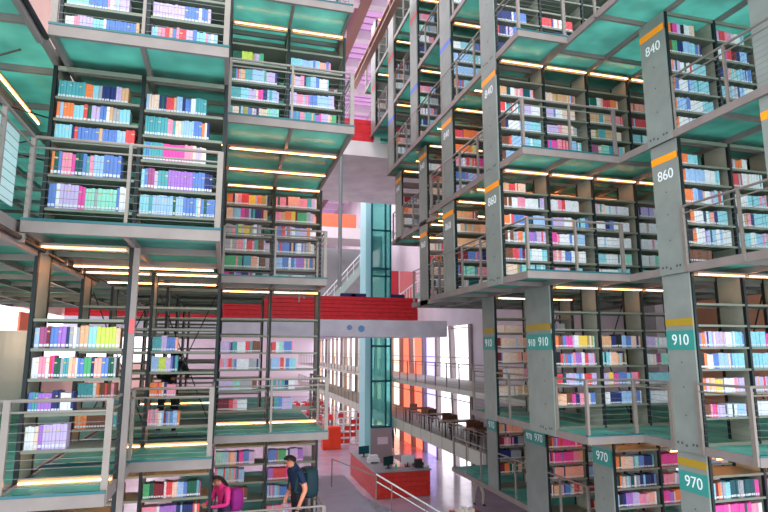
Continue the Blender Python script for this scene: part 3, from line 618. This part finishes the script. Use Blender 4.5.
def chair(x,y,z,rz,label,group,col=M_REDCH):
    t = empty('reading_chair',(x,y,z),label,'chair',group,rz)
    def P(name,mb,m): wrap(name,mb.mesh(name,m),t)
    P('seat',MB().box(-.22,.22,-.22,.22,.43,.47),col); P('backrest',MB().box(-.21,.21,.2,.24,.52,.88),col)
    for sx in (-1,1):
        for sy in (-1,1): P('leg',MB().box(sx*.19-.015,sx*.19+.015,sy*.19-.015,sy*.19+.015,0,.43 if sy<0 else .86),M_BRACE)
for i,y in enumerate((21.5,24.2,27,30)):
    nm = ['nearest','second','third','farthest'][i]
    table(10.2,y,ZT[-1],1.4,.8,f'{nm} brown reading table on the lower right walkway')
    for s in (-1,1): chair(10.2,y+s*.75,ZT[-1],0 if s>0 else PI,'brown wooden reading chair on the lower right walkway','chairs on the right walkway',M_WOOD)
for i,(x,y) in enumerate(((6.6,47),(8.2,49),(7.0,53),(9.0,55),(7.8,60),(9.6,62))):
    table(x,y,ZG,1.6,.8,'white reading table on the far ground floor beyond the desk','far reading tables',mat('white table',(236,230,232)))
    for s in (-1,1):
        for dx in (-.45,.45): chair(x+dx,y+s*.7,ZG,0 if s>0 else PI,'red chair at a far white reading table','red chairs at the far tables')

# ------------------------------------------------------------------ reception desk
M_DESKR = mat('red brown boards',(196,44,34),.4,vary=.2,scale=5); M_TOP = mat('grey counter',(150,146,152),.35,vary=.08,scale=4)
M_DESKP = mat('pinkish boards',(206,120,124),.35,vary=.12,scale=4)
dk = empty('reception_desk',(7.5,24.2,ZG),'red boarded reception desk with grey counter on the ground floor','desk')
x0,x1,y0,y1 = 6.3,8.7,24.2,29.2
m = MB()
for k in range(5): m.box(x0,x1,y0,y0+.05,ZG+.02+.205*k,ZG+.02+.205*k+.195)
build(m,'front_board',M_DESKR,dk)
m = MB()
for k in range(5): m.box(x0,x0+.05,y0+.05,y1,ZG+.02+.205*k,ZG+.02+.205*k+.195)
build(m,'side_board',M_DESKR,dk)
build(MB().box(x1-.05,x1,y0+.05,y1-1.5,ZG,ZG+1.04),'side_board',M_DESKR,dk)
build(MB().box(x0-.04,x1+.04,y0-.04,y0+.75,ZG+1.05,ZG+1.1).box(x0-.04,x0+.75,y0+.75,y1,ZG+1.05,ZG+1.1).box(x1-.7,x1+.04,y0+.75,y1-1.5,ZG+1.05,ZG+1.1),'counter_top',M_TOP,dk)
build(MB().box(x0+.7,x0+.74,y0+.8,y1,ZG,ZG+1.04).box(x0+.1,x1-.1,y0+.7,y0+.74,ZG,ZG+1.04),'inner_panel',M_SIDE,dk)
ZD = ZG+1.1
def monitor(x,y,z,rz,label,col=M_BRACE):
    t = empty('computer_monitor',(x,y,z),label,'monitor',None,rz)
    wrap('screen',MB().box(-.28,.28,-.02,.02,.14,.5).mesh('screen',col),t); wrap('stand',MB().box(-.03,.03,-.02,.02,.01,.2).box(-.12,.12,-.09,.09,0,.012).mesh('stand',M_BRACE),t)
monitor(6.6,27.6,ZD,.3,'dark monitor at the back of the reception desk',mat('dark teal screen',(20,90,100),.3))
monitor(7.0,24.75,ZD,.5,'dark green monitor on the front counter of the reception desk',mat('dark green screen',(16,60,56),.3))
monitor(7.9,24.85,ZD,-.2,'pale grey monitor on the front counter of the reception desk',mat('pale grey casing',(200,200,206),.4))
def printer(x,y,z,label,cl,w=.3):
    t = empty('desk_printer',(x,y,z),label,'printer'); c_ = mat('case %s'%str(cl),cl,.4)
    build(MB().box(x-w,x+w,y-.2,y+.2,z,z+.2),'body',c_,t); build(MB().box(x-w*.8,x+w*.8,y-.1,y+.16,z+.201,z+.32),'lid',c_,t); build(MB().box(x-w*.7,x+w*.7,y-.32,y-.2,z+.03,z+.05),'tray',M_BRACE,t)
printer(8.35,24.75,ZD,'black printer beside the pale monitor on the desk',(40,34,40),.2)
printer(6.7,26.2,ZD,'white printer on the long side of the reception desk',(220,224,228),.25)
bt = build(MB().lathe([(.04,0),(.04,.16),(.02,.2),(.02,.26)],7.3,24.6,10),'water_bottle',mat('green bottle',(60,200,120),.3),None,(0,0,0)); bt.location=(0,0,ZD); tag(bt,'green bottle on the front counter of the desk','bottle')
bw = build(MB().lathe([(.03,0),(.1,.0),(.14,.05),(.15,.09)],8.62,24.5,14),'paper_dish',M_WHITE); bw.location=(0,0,ZD); tag(bw,'round white dish at the right end of the desk counter','dish')
# orange cabinet, white lattice shelf
oc = empty('orange_cabinet',(6.6,36.5,ZG),'bright orange cabinet behind the reception desk','cabinet')
build(MB().box(6.15,7.25,36.5,37.2,ZG,ZG+1.35),'body',mat('bright orange',(236,66,28),.5),oc); build(MB().box(6.18,6.69,36.46,36.5,ZG+.05,ZG+1.3),'door',mat('bright orange',(236,66,28)),oc); build(MB().box(6.71,7.22,36.46,36.5,ZG+.05,ZG+1.3),'door',mat('bright orange',(236,66,28)),oc)
ws = empty('display_shelf',(8.2,38.5,ZG),'white lattice shelf filled with red boxes right of the orange cabinet','shelf')
m = MB()
for k in range(6): m.box(7.4+.42*k,7.44+.42*k,38.4,38.8,ZG,ZG+2.1)
for k in range(6): m.box(7.4,9.54,38.4,38.8,ZG+.41*k,ZG+.41*k+.04)
build(m,'lattice',M_WHITE,ws)
for i in range(5):
    for j in range(5):
        if (i*3+j*2)%5 in (0,2,3): 
            o = build(MB().box(7.48+.42*i,7.80+.42*i,38.45,38.7,ZG+.045+.41*j,ZG+.30+.41*j),'file_box',mat('file red',(214,60,48)),None,(7.6+.42*i,38.5,ZG+.045+.41*j)); tag(o,'red file box standing in the white lattice shelf','box','red file boxes in the lattice shelf')
# red book cart in front, bottom edge
ct = empty('book_cart',(7.75,18.3,ZG),'red wooden cart with papers at the bottom edge of the frame','cart')
X,Y = 7.75,18.3
for s in (-1,1): build(MB().box(X+s*.42-.02,X+s*.42+.02,Y-.25,Y+.25,ZG+.12,ZG+.95),'side_panel',M_DESKR,ct)
for z in (.2,.6,.9): build(MB().box(X-.4,X+.4,Y-.25,Y+.25,ZG+z,ZG+z+.03),'shelf',M_DESKR,ct)
for sx in (-1,1):
    for sy in (-1,1): build(MB().tube((X+sx*.36-.02,Y+sy*.2,ZG+.06),(X+sx*.36+.02,Y+sy*.2,ZG+.06),.06),'wheel',M_BRACE,ct)
for k in range(5):
    o = build(MB().box(X-.3+.12*k,X-.2+.12*k,Y-.15,Y+.12,ZG+.931,ZG+1.0+.03*(k%3)),'paper_packet',M_PAPER,None,(X-.3+.12*k,Y,ZG+.931)); tag(o,'white paper packet lying on the red cart','packet','paper packets on the cart')

# stairs at the bottom centre
ss = empty('staircase',(4.7,17.5,ZG),'grey violet staircase and landing below the left stack','stairs')
M_ST = mat('grey violet metal',(150,140,156),.35,.2,vary=.1,scale=2)
build(MB().box(2.4,4.7,17.5,23,-4.96,-4.8),'landing',M_ST,ss)
build(MB().box(2.4,2.5,17.4,23,-5.1,-4.3),'side_plate',M_ST,ss)
m = MB()
for k in range(8): m.box(4.7+.27*k,4.98+.27*k,17.6,19.4,-4.98-.155*k,-4.93-.155*k)
build(m,'treads',M_ST,ss); build(MB().bar((4.7,17.55,-4.95),(6.95,17.55,-6.0),.06,.25),'stringer',M_ST,ss); build(MB().bar((4.7,19.45,-4.95),(6.95,19.45,-6.0),.06,.25),'stringer',M_ST,ss)
build(MB().tube((4.7,18,-3.79),(6.9,18,-5.12),.025).tube((4.7,18,-4.0),(6.9,18,-5.33),.018),'handrail',M_WHITE,ss)
for x in (4.7,5.2,6.3): build(MB().tube((x,18,-4.85-(x-4.7)*.57),(x,18,-3.8-(x-4.7)*.6),.022),'baluster',M_RAIL,ss)
build(MB().tube((3.9,21.2,-3.85),(4.7,18,-3.85),.02).tube((3.9,21.2,-4.8),(3.9,21.2,-3.85),.02),'landing_rail',M_RAIL,ss)
for k in range(3):
    build(MB().box(3.0,3.1,15+2.4*k,15.1+2.4*k,ZG,-4.96),'support',M_ST,ss)

# loudspeaker column and ceiling fittings at centre, signs
pl = build(MB().tube((3.82,19.8,2.2),(3.82,19.8,7.5),.07).box(3.68,3.96,19.7,19.95,7.3,7.5),'hanging_pole',mat('grey pole',(140,146,150),.5),None,(3.8,19.8,2.2)); tag(pl,'grey pole hanging from the concrete slab beside the inner left stack','pole')

# ------------------------------------------------------------------ people
def person(loc, rz, J, cols, label, extra=None, k=1.0):
    """J: joints dict in metres, facing -Y locally"""
    mats = [mat('skin',(226,150,120),.6), mat(label+' top',cols[0],.8), mat(label+' trousers',cols[1],.8), mat(label+' shoes',cols[2],.6), mat('hair dark',(30,24,26),.7)]
    root = empty('person', loc, label, 'person', None, rz); root.scale = (k,k,k)
    E = [('pelvis','waist',2),('waist','chest',1),('chest','neck',1),('neck','head0',0),('head0','head1',0)]
    for s in 'lr': E += [('chest','sh'+s,1),('sh'+s,'el'+s,9),('el'+s,'wr'+s,0),('wr'+s,'pa'+s,0),('pelvis','hi'+s,2),('hi'+s,'kn'+s,2),('kn'+s,'an'+s,2),('an'+s,'to'+s,3)]
    RD = dict(pelvis=.135,waist=.125,chest=.15,neck=.058,head0=.085,head1=.088,sh=.07,el=.047,wr=.031,pa=.036,hi=.1,kn=.062,an=.045,to=.042)
    names = list(J); me = bpy.data.meshes.new('body'); me.from_pydata([J[n] for n in names],[(names.index(a),names.index(b)) for a,b,_ in E],[])
    o = bpy.data.objects.new('body',me); COL.objects.link(o)
    md = o.modifiers.new('s','SKIN'); md.use_smooth_shade = True
    for i,n in enumerate(names):
        r = RD.get(n) or RD[n[:2]]; sv = me.skin_vertices[0].data[i]; sv.radius = (r,r*(.8 if n in('chest','waist','pelvis') else 1)); sv.use_root = n=='pelvis'
    o.modifiers.new('b','SUBSURF').levels = 2
    bpy.context.view_layer.update()
    bm = bmesh.new(); bm.from_mesh(bpy.data.meshes.new_from_object(o.evaluated_get(bpy.context.evaluated_depsgraph_get())))
    bpy.data.objects.remove(o)
    def seg(p,a,b):
        d = b-a; t = max(0,min(1,(p-a).dot(d)/d.length_squared)); return (p-a-d*t).length
    VJ = {n:Vector(J[n]) for n in names}
    for f in bm.faces:
        c_ = f.calc_center_median(); best = min(E,key=lambda e: seg(c_,VJ[e[0]],VJ[e[1]])-.5*(RD.get(e[0]) or RD[e[0][:2]]))
        mi = best[2]
        if mi == 9: mi = 1 if (c_-VJ[best[0]]).length < .2 or cols[3] else 0
        if mi == 0 and best[0][:2]=='el' and cols[3]: mi = 1
        f.material_index = mi; f.smooth = True
    # fingers and thumb, nose, ears, eyes
    def limb(a,b,r0,r1,mi):
        g = MB(); 
        a=Vector(a);b=Vector(b); d=(b-a).normalized(); up=Vector((0,0,1)) if abs(d.z)<.9 else Vector((1,0,0)); rr=d.cross(up).normalized(); uu=rr.cross(d)
        vs=[]
        for P,q in ((a,r0),((a+b)/2,(r0+r1)/2),(b,r1),(b+d*r1*.7,r1*.4)):
            vs.append([bm.verts.new(P+rr*q*math.cos(t*PI/3)+uu*q*math.sin(t*PI/3)) for t in range(6)])
        for A_,B_ in zip(vs,vs[1:]):
            for t in range(6):
                f=bm.faces.new((A_[t],A_[(t+1)%6],B_[(t+1)%6],B_[t])); f.material_index=mi; f.smooth=True
        bm.faces.new(vs[-1]).material_index = mi
    for s in 'lr':
        w=VJ['wr'+s]; p_=VJ['pa'+s]; d=(p_-w).normalized(); side=d.cross(Vector((0,1,0))).normalized() if abs(d.y)<.9 else Vector((1,0,0))
        fw=Vector((0,-1,0)) if abs(d.y)<.9 else Vector((0,0,-1)); la=d.cross(fw).cross(d).normalized()
        for q,L in ((-.028,.06),(-.010,.075),(.010,.07),(.027,.055)):
            b0=p_+la*q+d*.01; b1=b0+d*L*.6; limb(b0,b1,.009,.008,0); limb(b1,b1+(d+side*.5).normalized()*L*.5,.008,.006,0)
        limb(w+d*.02+la*-.03,w+d*.06+la*-.06,.011,.009,0)
    H0,H1=VJ['head0'],VJ['head1']; up=(H1-H0).normalized(); fwd=Vector(J.get('_f',(0,-1,0)))
    fwd=(F if (F:=Vector(cols[4])) else fwd).normalized(); sd=up.cross(fwd).normalized(); C_=(H0+H1)/2
    limb(C_+fwd*.08+up*.02,C_+fwd*.115-up*.02,.012,.016,0)
    for q in (-1,1):
        limb(C_+sd*q*.09-up*.02,C_+sd*q*.1+up*.02,.014,.018,0); limb(C_+sd*q*.032+fwd*.083+up*.025,C_+sd*q*.032+fwd*.092+up*.025,.009,.007,4)
    limb(C_+fwd*.088-up*.045-sd*.02,C_+fwd*.088-up*.045+sd*.02,.006,.006,1 if False else 0)
    me2 = bpy.data.meshes.new('body'); bm.to_mesh(me2); bm.free()
    for m_ in mats: me2.materials.append(m_)
    wrap('body',me2,root)
    # hair shell
    hb = bmesh.new(); bmesh.ops.create_uvsphere(hb,u_segments=16,v_segments=12,radius=.112)
    dele=[]
    for v in hb.verts:
        n_=v.co.normalized()
        v.co *= 1+.05*noise.noise(v.co*30)
    rot=Matrix((sd,-fwd,up)).transposed()
    hairlen=cols[5]
    for v in list(hb.verts):
        if v.co.y < -.035 and v.co.z < .06: dele.append(v)
        elif v.co.z < -.05-hairlen and hairlen==0: dele.append(v)
    bmesh.ops.delete(hb,geom=dele,context='VERTS')
    for v in hb.verts:
        if hairlen and v.co.z<-.02: v.co.z -= hairlen*(min(1,(-.02-v.co.z)/.08))
        v.co = rot@v.co + C_+up*.015-fwd*.008
    for f in hb.faces: f.smooth=True
    hm=bpy.data.meshes.new('hair'); hb.to_mesh(hm); hb.free(); hm.materials.append(mats[4]); 
    ho=wrap('hair',hm,root); so=ho.modifiers.new('t','SOLIDIFY'); so.thickness=.015
    return root
def pose(lean=0, arms='down', step=.08, bow=0):
    J=dict(pelvis=(0,0,.93),waist=(0,-lean*.3,1.08),chest=(0,-lean*.7,1.30),neck=(0,-lean-.0,1.47),head0=(0,-lean-.02-bow*.6,1.55-bow*.3),head1=(0,-lean-.04-bow*1.3,1.65-bow*.7))
    for s,q in (('l',-1),('r',1)):
        J['sh'+s]=(q*.19,-lean*.85,1.41); J['hi'+s]=(q*.1,0,.88); y=q*step
        J['kn'+s]=(q*.11,-y-.03,.48); J['an'+s]=(q*.11,-y+.03,.08); J['to'+s]=(q*.12,-y-.13,.05)
        if arms=='down': J['el'+s]=(q*.25,-lean*.5+.04,1.12); J['wr'+s]=(q*.25,-lean*.5-.08,.88); J['pa'+s]=(q*.25,-lean*.5-.11,.80)
        else: J['el'+s]=(q*.30,-lean-.05,1.15); J['wr'+s]=(q*.13,-lean-.28,1.12); J['pa'+s]=(q*.09,-lean-.36,1.13)
    return J
def backpack(root, col, strapcol, w=.34, h=.5, z=1.18, y=.09):
    t = wrap('backpack',None,None); COL.objects.unlink(t); bpy.data.objects.remove(t)
    bm=bmesh.new(); bmesh.ops.create_cube(bm,size=1); bmesh.ops.subdivide_edges(bm,edges=bm.edges[:],cuts=4,use_grid_fill=True)
    for v in bm.verts:
        n_=v.co.normalized()*.62; v.co=v.co.lerp(n_,.45); v.co=Vector((v.co.x*w,v.co.y*.24,v.co.z*h))
        v.co += Vector((0,.01*noise.noise(v.co*14),0))
    for f in bm.faces: f.smooth=True
    me=bpy.data.meshes.new('backpack'); bm.to_mesh(me); bm.free(); me.materials.append(mat('pack '+str(col),col,.7))
    R_=root.matrix_basis if False else Matrix.LocRotScale(root.location,root.rotation_euler,root.scale)
    o=wrap('backpack',me); o.matrix_world=R_@Matrix.Translation((0,y+.1,z))
    pk=MB().box(-w*.33,w*.33,.1,.155,-h*.36,h*.02).mesh('front_pocket',mat('pocket '+str(strapcol),strapcol,.7)); p=wrap('front_pocket',pk,o)
    b=p.modifiers.new('b','BEVEL'); b.width=.02; b.segments=3
    sp=MB()
    for q in (-1,1): sp.bar((q*w*.32,-.1,h*.4),(q*w*.4,-.3,h*.42),.045,.012).bar((q*w*.4,-.3,h*.42),(q*w*.42,-.34,-.1),.045,.012).bar((q*w*.42,-.34,-.1),(q*w*.4,-.08,-h*.4),.04,.012)
    wrap('strap',sp.mesh('strap',mat('pocket '+str(strapcol),strapcol,.7)),o)
    return o
pr = person((1.5,11.6,ZT[-1]),math.radians(-68),pose(.10,'down',.05,.06),((20,44,74),(30,34,44),(40,40,44),False,(0,-1,-.5),0),'person in a navy T-shirt with a dark backpack facing the shelf',k=1.08)
o = backpack(pr,(18,52,62),(30,74,84)); tag(o,'dark teal backpack worn by the person in navy','backpack')
pr = person((.14,11.5,ZT[-1]),math.radians(-60),pose(.08,'fold',.04,.08),((240,60,140),(60,60,90),(200,200,210),True,(0,-1,-.4),.16),'person in a bright pink jacket at the lower left bookcase',k=.93)
o = backpack(pr,(150,30,130),(120,20,110),.36,.42,1.15); tag(o,'purple backpack on the back of the person in pink','backpack')
person((-.93,11.2,ZT[0]),math.radians(25),pose(.16,'fold',.12,.12),((24,24,30),(26,28,34),(110,140,170),True,(0,-.8,-.7),0),'person in black with blue shoes bowed over behind the left shelf',k=.9)
person((10.0,22.2,ZG),math.radians(10),pose(.04,'down',.16,.0),((225,232,232),(206,200,190),(60,50,50),True,(0,-1,0),0),'person in pale clothes walking on the ground floor right of the desk')
person((10.4,36,ZG),math.radians(160),pose(.04,'down',.1,.0),((60,110,190),(40,50,90),(30,30,40),True,(0,-1,0),0),'person in blue standing under the lower walkway beyond the desk')
person((5.7,41.0,ZG),math.radians(120),pose(.04,'down',.1,.0),((30,50,110),(30,30,40),(30,30,40),True,(0,-1,0),0),'person in navy beyond the orange cabinet')

# ------------------------------------------------------------------ camera
F = 574.; Hh = 94.; pitch = math.atan(Hh/F); yaw = math.atan(160/math.hypot(F,Hh))
cd = bpy.data.cameras.new('camera'); cam = bpy.data.objects.new('camera',cd); COL.objects.link(cam)
cd.sensor_width = 36; cd.lens = F/768*36; cd.clip_start = .05; cd.clip_end = 300
cam.rotation_euler = (PI/2+pitch,0,-yaw); bpy.context.scene.camera = cam
def proj(X,Y,Z):
    c,s=math.cos(yaw),math.sin(yaw); l=X*c-Y*s; d=X*s+Y*c
    D=d*math.cos(pitch)+Z*math.sin(pitch); z=-d*math.sin(pitch)+Z*math.cos(pitch)
    return (384+F*l/D, 256-F*z/D, D) if D>.1 else (-999,-999,1)

# ------------------------------------------------------------------ books
def expand(spec):
    out=[]
    for w in spec.split():
        i=len(w)
        while w[i-1].isdigit(): i-=1
        out.append((w[:i],int(w[i:])))
    return out
books=[]
for b in BAYS:
    for k,(fill,spec,h) in b['books'].items():
        if k>=len(b['sh']): continue
        zs=b['z0']+b['sh'][k]; top=(b['sh'][k+1] if k+1<len(b['sh']) else b['H'])-b['sh'][k]-.05
        h=min(h,top); runs=expand(spec); tot=sum(n for _,n in runs); W=(B-.1)*fill; x=b['x0']+.045; end=x+W
        n=0; rr=random.Random(hash((b['side'],b['row'],b['lev'],b['i'],k).__repr__().encode()) if False else (ord(b['row'])*977+b['lev']*131+b['i']*37+k*11+(5 if b['side']=='L' else 0)))
        base={c:h*rr.uniform(.86,1.0) for c,_ in runs}; bt=rr.uniform(.030,.040)
        while x<end-.02 and n<33:
            f=(x-(end-W))/W*tot; c=runs[-1][0]
            for cc,q in runs:
                if f<q: c=cc; break
                f-=q
            w=bt*rr.uniform(.75,1.3); hh=min(top,base[c]*rr.uniform(.97,1.02)); d=rr.uniform(.17,.21)
            if rr.random()<.12: c=rr.choice(['white','cream','sky','cyan','grey','lilac','navy','teal','red','tan','blue','pink','dkgreen'])
            books.append(dict(x=x,y=b['y0']+.035+rr.uniform(0,.012),z=zs,w=w,h=hh,d=d,c=c,b=b,k=k,n=n)); x+=w+.002; n+=1
sc = bpy.context.scene
bpy.context.view_layer.update(); dg = bpy.context.evaluated_depsgraph_get()
def visible(q):
    for fx,fz in ((.5,.5),(.5,.85)):
        P=Vector((q['x']+q['w']*fx,q['y']-.004,q['z']+q['h']*fz)); d=P.length
        hit,loc,_,_,ob,_=sc.ray_cast(dg,Vector((0,0,0)),P.normalized(),distance=d-.002)
        if not hit: return True
    return False
for q in books:
    a=proj(q['x'],q['y'],q['z']); c_=proj(q['x']+q['w'],q['y'],q['z']+q['h'])
    q['area']=abs(a[0]-c_[0])*abs(a[1]-c_[1]) if (2<a[0]<766 and 2<a[1]<510 and c_[1]>2) else 0
books.sort(key=lambda q:-q['area'])
single=[];rest=[]
for q in books:
    if len(single)<300 and q['area']>0 and visible(q): single.append(q)
    else: rest.append(q)
def book_mesh(): # unit book: cover boards with a rounded spine, x thickness, y depth, z height
    m=MB(); t=.08
    m.box(0,t,.02,1,0,1).box(1-t,1,.02,1,0,1)
    n=len(m.v); K=6
    for z in (0,1):
        for i in range(K+1):
            a=PI*i/K; m.v.append((.5-.5*math.cos(a),.03-.03*math.sin(a),z))
        for i in range(K+1):
            a=PI*i/K; m.v.append((.5-.42*math.cos(a),.05-.03*math.sin(a),z))
    s_=2*(K+1)
    for i in range(K):
        m.f+=[(n+i,n+i+1,n+s_+i+1,n+s_+i),(n+i,n+K+1+i,n+K+2+i,n+i+1),(n+s_+i,n+s_+i+1,n+s_+K+2+i,n+s_+K+1+i)]; m.mi+=[0,0,0]
    return m
COVER={}
pages=MB().box(.08,.92,.06,.97,.015,.985).mesh('page_block',M_PAPER)
lab=MB().box(.1,.9,-.012,.03,.08,.2).mesh('spine_label',M_LABEL)
band=MB().box(.06,.94,-.006,.03,.72,.78).mesh('spine_band',mat('gold band',(214,190,130),.5))
PLACE={('L','A',1):'upper storey, projecting left stack',('L','A',2):'top storey, projecting left stack',('L','A',0):'lower left projecting stack',
 ('L','B',2):'upper recessed left stack',('L','B',0):'middle recessed left stack',('L','C',1):'inner left stack',('R','A',2):'840 front row',('R','A',1):'860 front row',('R','A',0):'910 front row',('R','A',-1):'970 front row',
 ('R','B',2):'840 second row',('R','B',1):'860 second row',('R','B',0):'910 second row',('R','B',-1):'970 second row'}
SO=['lowest','second','third','fourth','fifth','sixth','seventh']
for q in single:
    b=q['b']; c=q['c']
    if c not in COVER: COVER[c]=book_mesh().mesh('book',BM[c])
    o=wrap('book',COVER[c],None,(q['x'],q['y'],q['z'])); o.scale=(q['w'],q['d'],q['h'])
    pl_=PLACE.get((b['side'],b['row'],b['lev']), f"{ROWN[b['row']]} row {SN[b['lev']]}" if b['side']=='R' else f"{LN[b['lev']]} {LR[b['row']]}")
    tag(o,f"{CNAME.get(c,c)} book, {ORD[q['n']]} on {SO[q['k']]} shelf, {ORDB[b['i']]} bay, {pl_}",'book',f"books on the {SO[q['k']]} shelf of the {ORDB[b['i']]} bay, {pl_}")
    wrap('page_block',pages,o); wrap('spine_label',lab,o)
    if (q['n']+q['k'])%3==0: wrap('spine_band',band,o)
keys=list(PAL); sm=MB(); mats_=[BM[k] for k in keys]+[M_LABEL]
for q in rest:
    x,y,z,w,h,d=q['x'],q['y'],q['z'],q['w'],q['h'],q['d']
    sm.box(x,x+w,y,y+d,z,z+h,keys.index(q['c']))
    n=len(sm.v); X0,X1,Z0,Z1=x+w*.1,x+w*.9,z+h*.08,z+h*.2
    sm.v+=[(X0,y-.002,Z0),(X1,y-.002,Z0),(X1,y-.002,Z1),(X0,y-.002,Z1)]; sm.f.append((n,n+1,n+2,n+3)); sm.mi.append(len(keys))
o=build(sm,'distant_books',mats_); tag(o,'many smaller coloured books filling the further shelves','books','books on the further shelves','stuff')
print('BOOKS',len(books),'single',len(single),'min area',single[-1]['area'])

# ------------------------------------------------------------------ light
for k,(x,y,sx,sy,e) in enumerate(((3.4,24,4,22,1200),(3.4,46,10,24,2600))):  # fill lights added under the ceiling to brighten the atrium
    al = bpy.data.lights.new('skylight_fill','AREA'); al.shape='RECTANGLE'; al.size=sx; al.size_y=sy; al.energy=e; al.color=(1,.95,.98)
    ao = bpy.data.objects.new('skylight_fill',al); COL.objects.link(ao); ao.location=(x,y,15.0)
w = bpy.data.worlds.new('daylight'); sc.world = w; w.use_nodes = True
nt = w.node_tree; bg = nt.nodes['Background']
bg.inputs['Color'].default_value = (.93,.95,1,1); bg.inputs['Strength'].default_value = 1.7
sun = bpy.data.lights.new('sun','SUN'); sun.energy = .6; sun.angle = math.radians(25); sun.color=(1,.95,.92)
so = bpy.data.objects.new('sun',sun); COL.objects.link(so); so.rotation_euler=(math.radians(50),0,math.radians(-20))
sc.view_settings.view_transform='Standard'; sc.view_settings.look='None'; sc.view_settings.gamma=1; sc.view_settings.use_curve_mapping=False
sc.view_settings.exposure=0.52
sc.cycles.use_denoising=True; sc.cycles.max_bounces=8; sc.cycles.transparent_max_bounces=16; sc.cycles.sample_clamp_indirect=6
for k,(x,y,z,e) in enumerate(((-4.2,15.5,.6,24),(-4.2,11,.4,16))):  # warm fill lights added for the dark left corridor, in no fitting
    pl_ = bpy.data.lights.new('corridor_fill','POINT'); pl_.energy=e; pl_.color=(1,.72,.5); pl_.shadow_soft_size=.15
    po = bpy.data.objects.new('corridor_fill',pl_); COL.objects.link(po); po.location=(x,y,z)
# put the ground floor at z = 0
for o in sc.objects:
    if o.parent is None: o.location.z += 6.1
